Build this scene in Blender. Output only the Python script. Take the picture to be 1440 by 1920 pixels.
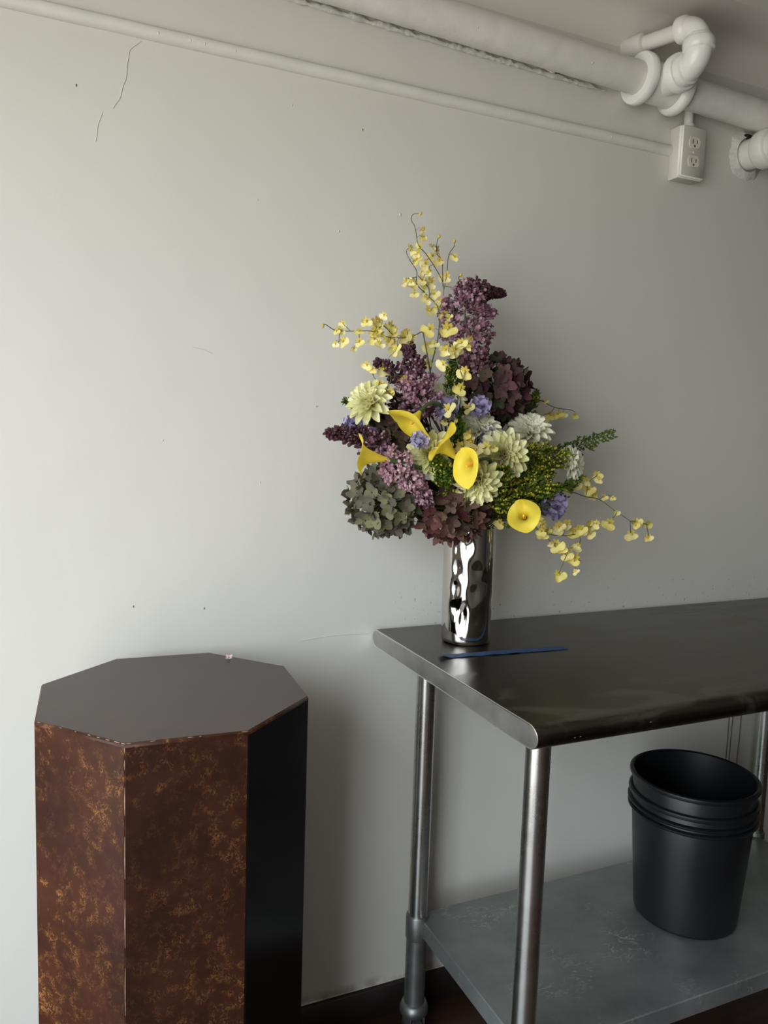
import bpy, math, random
from mathutils import Vector, Matrix, Quaternion, noise
from math import sin, cos, pi, radians, sqrt, exp, atan2

scene = bpy.context.scene
for _o in list(bpy.data.objects):
    bpy.data.objects.remove(_o)
COL = scene.collection
RND = random.Random(7)

# ------------------------------------------------------------------ camera
CAM = Vector((0.0, -1.5, 1.319))
yaw, pitch, roll = radians(24.209), radians(5.993), radians(1.855)
fw = Vector((sin(yaw) * cos(pitch), cos(yaw) * cos(pitch), -sin(pitch)))
rt = Vector((cos(yaw), -sin(yaw), 0.0))
up = rt.cross(fw)
r2 = cos(roll) * rt + sin(roll) * up
u2 = -sin(roll) * rt + cos(roll) * up
cd = bpy.data.cameras.new('camera')
cd.sensor_fit = 'VERTICAL'
cd.sensor_height = 36.0
cd.lens = 36.0 * 1474.5 / 1920.0
cd.clip_start = 0.02
cam = bpy.data.objects.new('camera', cd)
COL.objects.link(cam)
cam.matrix_world = Matrix(((r2.x, u2.x, -fw.x, CAM.x), (r2.y, u2.y, -fw.y, CAM.y), (r2.z, u2.z, -fw.z, CAM.z), (0, 0, 0, 1)))
scene.camera = cam

# ------------------------------------------------------------------ light
world = bpy.data.worlds.new('daylight')
scene.world = world
world.use_nodes = True
_t = world.node_tree
_bg = _t.nodes['Background']
_tc = _t.nodes.new('ShaderNodeTexCoord')
_sp = _t.nodes.new('ShaderNodeSeparateXYZ')
_t.links.new(_tc.outputs['Generated'], _sp.inputs[0])
_rp = _t.nodes.new('ShaderNodeValToRGB')          # street below the horizon, pale overcast sky above it
_el = _rp.color_ramp.elements
_mr = _t.nodes.new('ShaderNodeMapRange')
_mr.inputs['From Min'].default_value = -1.0
_t.links.new(_sp.outputs[2], _mr.inputs['Value'])
_t.links.new(_mr.outputs[0], _rp.inputs[0])
_el[0].position = 0.44
_el[0].color = (0.52, 0.505, 0.475, 1)
_el[1].position = 0.60
_el[1].color = (0.91, 1.0, 1.09, 1)
_t.links.new(_rp.outputs[0], _bg.inputs[0])
_bg.inputs[1].default_value = 9.3
WIN_Y0, WIN_Y1, WIN_Z0, WIN_Z1, WIN_X = -2.60, -0.52, 0.10, 2.15, -0.80
ld = bpy.data.lights.new('window_daylight', 'AREA')   # sampling portal in the window opening
ld.shape = 'RECTANGLE'
ld.size = WIN_Z1 - WIN_Z0
ld.size_y = WIN_Y1 - WIN_Y0
ld.cycles.is_portal = True
lo = bpy.data.objects.new('window_daylight', ld)
COL.objects.link(lo)
lo.location = (WIN_X - 0.145, (WIN_Y0 + WIN_Y1) / 2, (WIN_Z0 + WIN_Z1) / 2)
lo.rotation_euler = (0, radians(-90), 0)
vs = scene.view_settings
vs.view_transform = 'Standard'
vs.look = 'None'
vs.gamma = 1.0
vs.use_curve_mapping = False
vs.exposure = 0.0


# ------------------------------------------------------------------ helpers
class MB:
    """collects verts / faces / material indices, links them as one mesh"""
    def __init__(s):
        s.v, s.f, s.m, s.sm = [], [], [], []

    def add(s, vs_, fs_, mi=0, smooth=True):
        o = len(s.v)
        s.v += [tuple(p) for p in vs_]
        for f in fs_:
            s.f.append(tuple(i + o for i in f))
            s.m.append(mi)
            s.sm.append(smooth)
        return s

    def box(s, x0, x1, y0, y1, z0, z1, mi=0, bev=0.0):
        if bev <= 0:
            V = [(x, y, z) for x in (x0, x1) for y in (y0, y1) for z in (z0, z1)]
            F = [(0, 1, 3, 2), (4, 6, 7, 5), (0, 4, 5, 1), (2, 3, 7, 6), (0, 2, 6, 4), (1, 5, 7, 3)]
            return s.add(V, F, mi, False)
        V, F, idx = [], [], {}
        X, Y, Z = (x0, x1), (y0, y1), (z0, z1)
        for i in (0, 1):
            for j in (0, 1):
                for k in (0, 1):
                    sx, sy, sz = (1, -1)[i], (1, -1)[j], (1, -1)[k]
                    for a in range(3):
                        p = [X[i] + sx * bev, Y[j] + sy * bev, Z[k] + sz * bev]
                        p[a] = (X[i], Y[j], Z[k])[a]
                        idx[(i, j, k, a)] = len(V)
                        V.append(tuple(p))
        for a in range(3):
            b, c = (a + 1) % 3, (a + 2) % 3
            for e in (0, 1):
                q = []
                for (m, n) in ((0, 0), (1, 0), (1, 1), (0, 1)):
                    t = [0, 0, 0]; t[a] = e; t[b] = m; t[c] = n
                    q.append(idx[(t[0], t[1], t[2], a)])
                F.append(tuple(q) if e else tuple(q[::-1]))
            for m in (0, 1):
                for n in (0, 1):
                    t0 = [0, 0, 0]; t0[b] = m; t0[c] = n
                    t1 = list(t0); t1[a] = 1
                    F.append((idx[(*t0, b)], idx[(*t1, b)], idx[(*t1, c)], idx[(*t0, c)]))
        for i in (0, 1):
            for j in (0, 1):
                for k in (0, 1):
                    F.append(tuple(idx[(i, j, k, a)] for a in range(3)))
        return s.add(V, F, mi, False)

    def tube(s, pts, rad, n=8, mi=0, cap=True):
        pts = [Vector(p) for p in pts]
        if not isinstance(rad, (list, tuple)):
            rad = [rad] * len(pts)
        V, F = [], []
        t0 = (pts[1] - pts[0]).normalized()
        a = t0.orthogonal().normalized()
        for i, p in enumerate(pts):
            t = (pts[min(i + 1, len(pts) - 1)] - pts[max(i - 1, 0)]).normalized()
            a = (a - t * a.dot(t)).normalized()
            b = t.cross(a)
            for k in range(n):
                V.append(p + rad[i] * (cos(2 * pi * k / n) * a + sin(2 * pi * k / n) * b))
        for i in range(len(pts) - 1):
            for k in range(n):
                F.append((i * n + k, i * n + (k + 1) % n, (i + 1) * n + (k + 1) % n, (i + 1) * n + k))
        if cap:
            F.append(tuple(range(n))[::-1])
            F.append(tuple((len(pts) - 1) * n + k for k in range(n)))
        return s.add(V, F, mi)

    def lathe(s, prof, n=48, mi=0, M=None, f=None):
        """prof: list of (r, z); revolved round z, closed where r = 0"""
        V, F = [], []
        for (r, z) in prof:
            for k in range(n):
                a = 2 * pi * k / n
                rr = r + (f(a, z, r) if f else 0)
                p = Vector((rr * cos(a), rr * sin(a), z))
                V.append(M @ p if M else p)
        for i in range(len(prof) - 1):
            for k in range(n):
                F.append((i * n + k, i * n + (k + 1) % n, (i + 1) * n + (k + 1) % n, (i + 1) * n + k))
        return s.add(V, F, mi)

    def ball(s, c, r, n=6, m=4, mi=0, sc=(1, 1, 1), M=None):
        V, F = [], []
        c = Vector(c)
        for i in range(m + 1):
            th = pi * i / m
            for k in range(n):
                a = 2 * pi * k / n
                p = Vector((r * sc[0] * sin(th) * cos(a), r * sc[1] * sin(th) * sin(a), r * sc[2] * cos(th)))
                V.append(c + (M @ p if M else p))
        for i in range(m):
            for k in range(n):
                F.append((i * n + k, (i + 1) * n + k, (i + 1) * n + (k + 1) % n, i * n + (k + 1) % n))
        return s.add(V, F, mi)

    def grid(s, fn, nu, nv, mi=0, M=None):
        V = []
        for j in range(nv + 1):
            for i in range(nu + 1):
                p = Vector(fn(i / nu, j / nv))
                V.append(M @ p if M else p)
        F = [(j * (nu + 1) + i, j * (nu + 1) + i + 1, (j + 1) * (nu + 1) + i + 1, (j + 1) * (nu + 1) + i)
             for j in range(nv) for i in range(nu)]
        return s.add(V, F, mi)

    def mesh(s, name, mats):
        me = bpy.data.meshes.new(name)
        me.from_pydata(s.v, [], s.f)
        for m in (mats if isinstance(mats, (list, tuple)) else [mats]):
            me.materials.append(m)
        me.polygons.foreach_set('material_index', s.m)
        me.polygons.foreach_set('use_smooth', s.sm)
        me.validate()
        me.update()
        me.set_sharp_from_angle(angle=radians(48))
        return me

    def build(s, name, mats, parent=None, flat=None):
        me = s.mesh(name, mats)
        return link(name, me, parent)


def link(name, me, parent=None, M=None):
    o = bpy.data.objects.new(name, me)
    COL.objects.link(o)
    if parent is not None:
        o.parent = parent
    if M is not None:
        o.matrix_local = M
    return o


def tag(o, label=None, cat=None, group=None, kind=None):
    if label: o['label'] = label
    if cat: o['category'] = cat
    if group: o['group'] = group
    if kind: o['kind'] = kind
    return o


def thing(name, label, cat, loc=(0, 0, 0), group=None):
    o = bpy.data.objects.new(name, None)
    o.empty_display_size = 0.05
    o.location = loc
    COL.objects.link(o)
    return tag(o, label, cat, group)


def rel(pts, base):
    b = Vector(base)
    return [Vector(p) - b for p in pts]


def frame(zdir, xhint=None, loc=(0, 0, 0), scale=1.0):
    z = Vector(zdir).normalized()
    x = Vector(xhint) if xhint is not None else z.orthogonal()
    x = x - z * x.dot(z)
    if x.length < 1e-5:
        x = z.orthogonal()
    x.normalize()
    y = z.cross(x)
    return Matrix(((x.x * scale, y.x * scale, z.x * scale, loc[0]), (x.y * scale, y.y * scale, z.y * scale, loc[1]),
                   (x.z * scale, y.z * scale, z.z * scale, loc[2]), (0, 0, 0, 1)))


def spline(pts, n=6):
    """Catmull-Rom through pts"""
    P = [Vector(p) for p in pts]
    P = [P[0] * 2 - P[1]] + P + [P[-1] * 2 - P[-2]]
    out = []
    for i in range(1, len(P) - 2):
        for k in range(n):
            t = k / n
            a, b, c, d = P[i - 1], P[i], P[i + 1], P[i + 2]
            out.append(0.5 * ((2 * b) + (c - a) * t + (2 * a - 5 * b + 4 * c - d) * t * t + (3 * b - a - 3 * c + d) * t ** 3))
    out.append(P[-2])
    return out


# ------------------------------------------------------------------ materials
class NT:
    def __init__(s, name):
        s.m = bpy.data.materials.new(name)
        s.m.use_nodes = True
        s.t = s.m.node_tree
        s.b = s.t.nodes['Principled BSDF']
        s.out = s.t.nodes['Material Output']

    def n(s, kind, **kw):
        nd = s.t.nodes.new(kind)
        for k, v in kw.items():
            setattr(nd, k, v)
        return nd

    def l(s, a, b):
        s.t.links.new(a, b)

    def coord(s, which='Object', scale=(1, 1, 1)):
        tc = s.n('ShaderNodeTexCoord')
        mp = s.n('ShaderNodeMapping')
        mp.inputs['Scale'].default_value = scale
        s.l(tc.outputs[which], mp.inputs[0])
        return mp.outputs[0]

    def noise(s, co, scale, detail=4, rough=0.5, dist=0.0):
        nd = s.n('ShaderNodeTexNoise')
        nd.inputs['Scale'].default_value = scale
        nd.inputs['Detail'].default_value = detail
        nd.inputs['Roughness'].default_value = rough
        nd.inputs['Distortion'].default_value = dist
        s.l(co, nd.inputs['Vector'])
        return nd.outputs['Fac']

    def ramp(s, fac, stops):
        r = s.n('ShaderNodeValToRGB')
        el = r.color_ramp.elements
        while len(el) < len(stops):
            el.new(0.5)
        for e, (p, c) in zip(el, stops):
            e.position = p
            e.color = c if len(c) == 4 else (*c, 1)
        s.l(fac, r.inputs[0])
        return r.outputs[0]

    def mix(s, fac, a, b):
        mx = s.n('ShaderNodeMix', data_type='RGBA')
        for sock, val in ((mx.inputs[0], fac), (mx.inputs[6], a), (mx.inputs[7], b)):
            if isinstance(val, (tuple, list)):
                sock.default_value = (*val, 1) if len(val) == 3 else val
            elif isinstance(val, (int, float)):
                sock.default_value = val
            else:
                s.l(val, sock)
        return mx.outputs[2]

    def math(s, op, a, b=0.0, clamp=False):
        m = s.n('ShaderNodeMath', operation=op)
        m.use_clamp = clamp
        for sock, val in ((m.inputs[0], a), (m.inputs[1], b)):
            if isinstance(val, (int, float)):
                sock.default_value = val
            else:
                s.l(val, sock)
        return m.outputs[0]

    def bump(s, h, strength=0.2, dist=0.01, normal=None):
        b = s.n('ShaderNodeBump')
        b.inputs['Strength'].default_value = strength
        b.inputs['Distance'].default_value = dist
        s.l(h, b.inputs['Height'])
        if normal is not None:
            s.l(normal, b.inputs['Normal'])
        s.l(b.outputs[0], s.b.inputs['Normal'])
        return b.outputs[0]

    def set(s, color=None, rough=None, metal=None, spec=None):
        if color is not None:
            if isinstance(color, tuple): s.b.inputs['Base Color'].default_value = (*color, 1)
            else: s.l(color, s.b.inputs['Base Color'])
        if rough is not None:
            if isinstance(rough, (int, float)): s.b.inputs['Roughness'].default_value = rough
            else: s.l(rough, s.b.inputs['Roughness'])
        if metal is not None: s.b.inputs['Metallic'].default_value = metal
        if spec is not None: s.b.inputs['Specular IOR Level'].default_value = spec
        return s


BLACK, WHITE = (0, 0, 0), (1, 1, 1)


def wall_paint(name, col, dirt=False):
    t = NT(name)
    co = t.coord()
    big = t.noise(co, 1.3, 3)
    c = t.mix(t.ramp(big, [(0.3, BLACK), (0.7, WHITE)]), tuple(x * 0.965 for x in col), col)
    if dirt:
        # grime specks, densest along the band just above the work table
        sx = t.n('ShaderNodeSeparateXYZ')
        t.l(co, sx.inputs[0])
        band = t.ramp(sx.outputs[2], [(0.0, BLACK), (0.86, BLACK), (0.91, WHITE), (1.0, (0.15,) * 3), (1.0, BLACK)])
        sp = t.noise(co, 95, 3, 0.6)
        m1 = t.ramp(sp, [(0.63, BLACK), (0.69, WHITE)])
        xs = t.math('MULTIPLY', t.math('SUBTRACT', sx.outputs[0], 0.66), 8.0, True)
        mk = t.math('MULTIPLY', t.math('MULTIPLY', band, m1), xs)
        c = t.mix(t.math('MULTIPLY', mk, 0.75), c, (0.16, 0.12, 0.09))
        low = t.ramp(sx.outputs[2], [(0.08, WHITE), (0.098, BLACK)])
        gr = t.ramp(t.noise(co, 18, 4), [(0.42, BLACK), (0.62, WHITE)])
        c = t.mix(t.math('MULTIPLY', t.math('MULTIPLY', low, gr), 0.75), c, (0.2, 0.14, 0.09))
    t.set(c, 0.42, spec=0.35)
    h1 = t.noise(co, 7, 3)
    h2 = t.noise(co, 140, 3)
    h = t.math('ADD', t.math('MULTIPLY', h1, 1.0), t.math('MULTIPLY', h2, 0.06))
    t.bump(h, 0.22, 0.012)
    return t.m


def plain(name, col, rough=0.5, metal=0.0, spec=0.5, var=0.0, scale=20, bump=0.0, bscale=60):
    t = NT(name)
    t.set(col, rough, metal, spec)
    co = t.coord()
    if var:
        f = t.ramp(t.noise(co, scale, 4), [(0.3, BLACK), (0.7, WHITE)])
        t.set(t.mix(f, tuple(c * (1 - var) for c in col), tuple(min(1, c * (1 + var)) for c in col)))
    if bump:
        t.bump(t.noise(co, bscale, 3), bump, 0.004)
    return t.m


def petal(name, stops, rough=0.5, trans=0.25, by='random', nscale=35, tip=None, spec=0.3, gain=1.0):
    """petal colour from a ramp: random per object, mixed with a little noise; some light passes through"""
    t = NT(name)
    stops = [(p, tuple(c * gain for c in col)) for (p, col) in stops]
    oi = t.n('ShaderNodeObjectInfo')
    co = t.coord()
    nz = t.noise(co, nscale, 3)
    f = t.math('ADD', t.math('MULTIPLY', oi.outputs['Random'], 0.88 if by == 'random' else 0.0),
               t.math('MULTIPLY', nz, 0.14 if by == 'random' else 1.0))
    c = t.ramp(f, stops)
    if tip:
        # local +z / radius tint: colour changes from claw to tip of the petal
        ln = t.n('ShaderNodeVectorMath', operation='LENGTH')
        t.l(co, ln.inputs[0])
        k = t.ramp(t.math('MULTIPLY', ln.outputs['Value'], tip[1]), [(tip[2], BLACK), (tip[3], WHITE)])
        c = t.mix(k, tip[0], c)
    t.set(c, rough, spec=spec)
    tr = t.n('ShaderNodeBsdfTranslucent')
    t.l(c, tr.inputs[0])
    ms = t.n('ShaderNodeMixShader')
    ms.inputs[0].default_value = trans
    t.l(t.b.outputs[0], ms.inputs[1])
    t.l(tr.outputs[0], ms.inputs[2])
    t.l(ms.outputs[0], t.out.inputs[0])
    return t.m


M_WALL = wall_paint('wall_paint', (0.63, 0.615, 0.565), True)
M_CEIL = wall_paint('ceiling_paint', (0.74, 0.715, 0.66))
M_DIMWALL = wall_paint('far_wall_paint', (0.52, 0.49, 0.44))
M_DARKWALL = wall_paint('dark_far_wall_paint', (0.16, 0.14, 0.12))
M_TRIMW = plain('trim_paint', (0.67, 0.655, 0.605), 0.38, var=0.04, bump=0.15, bscale=40)
M_PIPE = plain('pipe_paint', (0.67, 0.655, 0.61), 0.42, var=0.05, scale=25, bump=0.30, bscale=45)
M_FIT = plain('fitting_paint', (0.78, 0.77, 0.73), 0.30, var=0.05, scale=25, bump=0.25, bscale=45)
M_CRUST = plain('flaking_paint', (0.60, 0.59, 0.55), 0.6, var=0.12, scale=60, bump=0.5, bscale=110)
M_HOLE = plain('dark_gap', (0.012, 0.011, 0.010), 0.9)
M_PLAST = plain('outlet_plastic', (0.70, 0.68, 0.62), 0.35, var=0.03)
M_IVORY = plain('receptacle_plastic', (0.66, 0.62, 0.52), 0.35)
M_SLOT = plain('slot_dark', (0.03, 0.025, 0.02), 0.6)
M_BASE = plain('baseboard_paint', (0.010, 0.006, 0.005), 0.5, var=0.2)
M_WINDOW = plain('window_frame_paint', (0.6, 0.6, 0.58), 0.4)
M_STAIN = plain('drip_stain', (0.16, 0.115, 0.075), 0.6)
M_TAPE = plain('painters_tape', (0.018, 0.058, 0.15), 0.65, var=0.25, scale=70, bump=0.3)
M_BLACKP = plain('black_plastic', (0.0055, 0.006, 0.007), 0.38, spec=0.45, bump=0.05, bscale=30)
M_RUBBER = plain('caster_rubber', (0.02, 0.02, 0.02), 0.6)


def floor_mat():
    t = NT('dark_floor')
    co = t.coord('Object', (1, 8, 1))
    c = t.ramp(t.noise(co, 6, 5), [(0.3, (0.018, 0.008, 0.005)), (0.7, (0.040, 0.018, 0.011))])
    t.set(c, 0.4)
    return t.m


M_FLOOR = floor_mat()


def steel_top():
    t = NT('brushed_steel_top')
    co = t.coord()
    sm = t.noise(t.coord('Object', (1, 2.6, 1)), 5, 5, 0.6, 0.8)
    smudge = t.ramp(sm, [(0.50, BLACK), (0.58, WHITE)])
    br = t.noise(t.coord('Object', (4, 160, 160)), 6, 3)
    c = t.mix(t.math('MULTIPLY', smudge, 0.6), (0.092, 0.086, 0.072), (0.22, 0.21, 0.18))
    r = t.math('ADD', 0.27, t.math('ADD', t.math('MULTIPLY', smudge, 0.12), t.math('MULTIPLY', br, 0.08)))
    t.set(c, r, 1.0)
    t.bump(br, 0.03, 0.001)
    return t.m


def galv(name, a, b, rough=0.42, metal=0.85, scr=True, sc=9):
    t = NT(name)
    co = t.coord()
    n1 = t.noise(co, sc, 5, 0.6)
    c = t.mix(t.ramp(n1, [(0.3, BLACK), (0.7, WHITE)]), a, b)
    r = t.math('ADD', rough - 0.08, t.math('MULTIPLY', n1, 0.16))
    if scr:
        # pale scuffs: thin level sets of a distorted noise, kept to some patches
        f = t.noise(t.coord('Object', (1.0, 1.9, 1.0)), 16, 3, 0.6, 1.6)
        d = t.math('ABSOLUTE', t.math('SUBTRACT', f, 0.52))
        ln = t.ramp(d, [(0.0, WHITE), (0.026, BLACK)])
        pm = t.ramp(t.noise(co, 5.5, 3), [(0.50, BLACK), (0.64, WHITE)])
        k = t.math('MULTIPLY', t.math('MULTIPLY', ln, pm), 0.9)
        c = t.mix(k, c, (0.62, 0.63, 0.60))
    t.set(c, r, metal)
    return t.m


M_STEEL = steel_top()
M_STEELEDGE = plain('steel_edge', (0.85, 0.84, 0.81), 0.35, 1.0)
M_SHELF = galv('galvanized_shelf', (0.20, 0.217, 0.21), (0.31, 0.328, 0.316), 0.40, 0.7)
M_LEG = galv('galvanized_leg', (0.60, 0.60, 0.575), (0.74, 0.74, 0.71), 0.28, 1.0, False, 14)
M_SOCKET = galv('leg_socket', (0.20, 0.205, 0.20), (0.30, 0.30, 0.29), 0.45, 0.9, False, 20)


def chrome():
    t = NT('polished_vase_metal')
    t.set((0.62, 0.59, 0.56), 0.055, 1.0)
    return t.m


M_CHROME = chrome()


def lacquer(name, flecks, amt=1.0, dark=1.0):
    t = NT(name)
    co = t.coord()
    if not flecks:
        c = t.ramp(t.noise(co, 9, 4), [(0.3, (0.036, 0.021, 0.018)), (0.7, (0.047, 0.029, 0.025))])
        t.set(c, 0.36, spec=0.55)
        t.bump(t.noise(co, 5, 3), 0.04, 0.006)
        return t.m
    base = t.ramp(t.noise(co, 11, 5, 0.6), [(0.30, tuple(v * dark for v in (0.020, 0.007, 0.0045))), (0.70, tuple(v * dark for v in (0.042, 0.014, 0.008)))])
    patch = t.ramp(t.noise(co, 6.5, 5, 0.65), [(0.46, BLACK), (0.70, WHITE)])

    def squiggle(sc, dist, lvl, w, off):
        mp = t.n('ShaderNodeMapping')
        mp.inputs['Location'].default_value = off
        mp.inputs['Scale'].default_value = (1, 1, 0.75)
        t.l(co, mp.inputs[0])
        f = t.noise(mp.outputs[0], sc, 2, 0.5, dist)
        d = t.math('ABSOLUTE', t.math('SUBTRACT', f, lvl))
        return t.ramp(d, [(0.0, WHITE), (w, BLACK)])
    s1 = squiggle(105, 1.8, 0.56, 0.034, (0, 0, 0))
    s2 = squiggle(165, 1.4, 0.60, 0.040, (3, 1, 2))
    s3 = squiggle(62, 2.8, 0.60, 0.016, (7, 2, 5))
    gate = t.ramp(t.noise(co, 60, 2), [(0.46, BLACK), (0.60, WHITE)])
    s = t.math('MAXIMUM', t.math('MAXIMUM', s1, s2), s3)
    k = t.math('MULTIPLY', t.math('MULTIPLY', s, gate), t.math('MULTIPLY', t.math('ADD', t.math('MULTIPLY', patch, 0.85), 0.12), amt), True)
    haze = t.mix(t.math('MULTIPLY', patch, 0.36 * amt), base, (0.10, 0.034, 0.012))
    c = t.mix(k, haze, (0.36, 0.16, 0.05))
    t.set(c, 0.36, spec=0.26)
    return t.m


M_LACQ = lacquer('burl_lacquer', True)
M_LACQFRONT = lacquer('burl_lacquer_less_worn_shaded', True, 0.5, 0.72)  # fewer flecks, and the front face's shade darkened into the base colour
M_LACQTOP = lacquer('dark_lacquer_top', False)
M_LACQSHADE = plain('shaded_lacquer_side', (0.007, 0.005, 0.005), 0.22, spec=0.35, var=0.2)  # unflecked lacquer, near black: shade of the unlit sides put into its colour
M_CHIP = plain('worn_edge', (0.30, 0.17, 0.10), 0.5, var=0.3, scale=80)

# flowers
M_STEM = plain('stem_green', (0.06, 0.10, 0.025), 0.5, var=0.25)
M_STEMB = plain('lilac_twig', (0.075, 0.045, 0.03), 0.6, var=0.2)
M_STEMO = plain('orchid_stem', (0.09, 0.10, 0.03), 0.5, var=0.3)
M_LEAF = petal('leaf_green', [(0.2, (0.018, 0.040, 0.012)), (0.8, (0.05, 0.09, 0.022))], 0.45, 0.2)
M_HYD = [
    petal('hydrangea_purple_brown', [(0.06, (0.05, 0.02, 0.028)), (0.25, (0.115, 0.048, 0.06)), (0.45, (0.17, 0.085, 0.095)), (0.62, (0.12, 0.085, 0.06)), (0.8, (0.06, 0.065, 0.04)), (0.95, (0.09, 0.045, 0.055))], 0.7, 0.2, spec=0.1, gain=0.82),
    petal('hydrangea_grey_green', [(0.06, (0.10, 0.07, 0.068)), (0.25, (0.15, 0.145, 0.08)), (0.45, (0.21, 0.215, 0.11)), (0.62, (0.13, 0.11, 0.09)), (0.8, (0.155, 0.155, 0.105)), (0.95, (0.155, 0.10, 0.10))], 0.7, 0.2, spec=0.1, gain=0.9),
    petal('hydrangea_burgundy', [(0.06, (0.065, 0.02, 0.025)), (0.25, (0.145, 0.048, 0.052)), (0.45, (0.10, 0.075, 0.05)), (0.62, (0.19, 0.095, 0.075)), (0.8, (0.09, 0.038, 0.042)), (0.95, (0.17, 0.12, 0.09))], 0.7, 0.2, spec=0.1, gain=0.82),
    petal('hydrangea_olive_brown', [(0.06, (0.075, 0.042, 0.038)), (0.4, (0.10, 0.088, 0.048)), (0.65, (0.125, 0.078, 0.06)), (0.9, (0.075, 0.068, 0.042))], 0.7, 0.2, spec=0.1, gain=0.82)]
M_LIL = [petal('lilac_floret_light', [(0.3, (0.27, 0.14, 0.19)), (0.7, (0.43, 0.27, 0.33))], 0.6, 0.2, 'noise', gain=1.15),
         petal('lilac_floret_mid', [(0.3, (0.12, 0.050, 0.075)), (0.7, (0.20, 0.092, 0.13))], 0.6, 0.2, 'noise', gain=1.25),
         petal('lilac_bud_dark', [(0.3, (0.045, 0.015, 0.024)), (0.7, (0.085, 0.032, 0.046))], 0.55, 0.1, 'noise'),
         petal('lilac_floret_pink', [(0.3, (0.42, 0.23, 0.27)), (0.7, (0.60, 0.40, 0.42))], 0.6, 0.2, 'noise')]
M_CALLA = petal('calla_yellow', [(0.3, (0.84, 0.66, 0.04)), (0.7, (0.92, 0.76, 0.11))], 0.4, 0.35, 'noise', 25)
M_SPADIX = plain('spadix_orange', (0.75, 0.40, 0.03), 0.6, bump=0.5, bscale=300)
M_DAH = [petal('dahlia_cream_yellow', [(0.1, (0.74, 0.72, 0.36)), (0.9, (0.86, 0.85, 0.56))], 0.5, 0.25, tip=((0.70, 0.66, 0.20), 28, 0.1, 0.6)),
         petal('dahlia_white', [(0.1, (0.76, 0.75, 0.55)), (0.9, (0.88, 0.87, 0.72))], 0.5, 0.25, tip=((0.70, 0.68, 0.30), 28, 0.05, 0.5))]
M_PEA = petal('sweet_pea_lavender', [(0.1, (0.34, 0.30, 0.48)), (0.9, (0.50, 0.45, 0.63))], 0.55, 0.3)
M_ONC = petal('orchid_lip_yellow', [(0.1, (0.82, 0.71, 0.20)), (0.9, (0.92, 0.84, 0.44))], 0.5, 0.3)
M_ONC2 = petal('orchid_sepal_ochre', [(0.1, (0.58, 0.46, 0.07)), (0.9, (0.74, 0.60, 0.13))], 0.5, 0.3)
M_GOLD = [petal('goldenrod_green', [(0.3, (0.05, 0.10, 0.012)), (0.7, (0.15, 0.215, 0.026))], 0.55, 0.2, 'noise', 60),
          petal('goldenrod_bud_yellow', [(0.3, (0.36, 0.35, 0.03)), (0.7, (0.66, 0.58, 0.06))], 0.55, 0.2, 'noise', 60)]

# ------------------------------------------------------------------ room shell
CEIL = 2.25
XL, XR, YF = WIN_X, 4.6, -3.6
RW = 0.06   # cove radius


def struct(name, mb, mats, parent=None):
    o = mb.build(name, mats, parent)
    if parent is None:
        o['kind'] = 'structure'
    return o


wall_back = struct('wall_back', MB().box(XL, XR, 0, 0.12, 0, CEIL), M_WALL)
struct('floor', MB().box(XL, XR, YF, 0.12, -0.1, 0), M_FLOOR)
struct('ceiling', MB().box(XL, XR, YF, 0.12, CEIL, CEIL + 0.1), M_CEIL)
struct('wall_right', MB().box(XR, XR + 0.12, YF, 0.12, -0.1, CEIL + 0.1), M_DARKWALL)
struct('wall_front', MB().box(XL, XR, YF - 0.12, YF, -0.1, CEIL + 0.1), M_DARKWALL)
wl = MB()
wl.box(XL - 0.14, XL, YF - 0.12, WIN_Y0, -0.1, CEIL + 0.1)
wl.box(XL - 0.14, XL, WIN_Y1, 0.12, -0.1, CEIL + 0.1)
wl.box(XL - 0.14, XL, WIN_Y0, WIN_Y1, -0.1, WIN_Z0)
wl.box(XL - 0.14, XL, WIN_Y0, WIN_Y1, WIN_Z1, CEIL + 0.1)
struct('wall_left', wl, M_DIMWALL)
wf = MB()
for y in (WIN_Y0, (WIN_Y0 + WIN_Y1) / 2 - 0.02, WIN_Y1 - 0.04):
    wf.box(XL - 0.10, XL - 0.05, y, y + 0.04, WIN_Z0, WIN_Z1)
for z in (WIN_Z0, WIN_Z1 - 0.04):
    wf.box(XL - 0.10, XL - 0.05, WIN_Y0, WIN_Y1, z, z + 0.04)
struct('window_1', wf, M_WINDOW)
# plaster cove where wall and ceiling meet
cv = MB()
cov = [(0.0, CEIL - RW)] + [(-RW + RW * cos(a), CEIL - RW + RW * sin(a)) for a in [i * pi / 16 for i in range(0, 9)]]
cov = [(-RW * (1 - cos(a)), CEIL - RW * (1 - sin(a))) for a in [i * pi / 16 for i in range(0, 9)]]
sec = cov
V = [(x, y, z) for x in (XL, XR) for (y, z) in sec]
n = len(sec)
cv.add(V, [(i, i + 1, n + i + 1, n + i) for i in range(n - 1)])
struct('trim_1', cv, M_CEIL)
# dropped beam parallel to the wall
struct('trim_2', MB().box(XL, XR, -0.62, -0.275, 2.172, CEIL, bev=0.004), M_CEIL)
# baseboard with a thin paint lip along its top
struct('baseboard_back', MB().box(XL, XR, -0.012, 0, 0, 0.074, bev=0.002), M_BASE)
struct('trim_3', MB().box(XL, XR, -0.003, 0, 0.074, 0.0775, bev=0.001), M_WALL)

# old paint: crack, nicks, drips - small relief on the wall
def ridge(name, pts, r, mat):
    P = [(x, -0.0005, z) for (x, z) in pts]
    jit = []
    for p in spline(P, 5):
        k = noise.noise(Vector((p.x * 60, 0, p.z * 60)))
        jit.append(Vector((p.x + 0.0022 * k, p.y, p.z)))
    return MB().tube(jit, r, 5).build(name, mat, wall_back)


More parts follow.
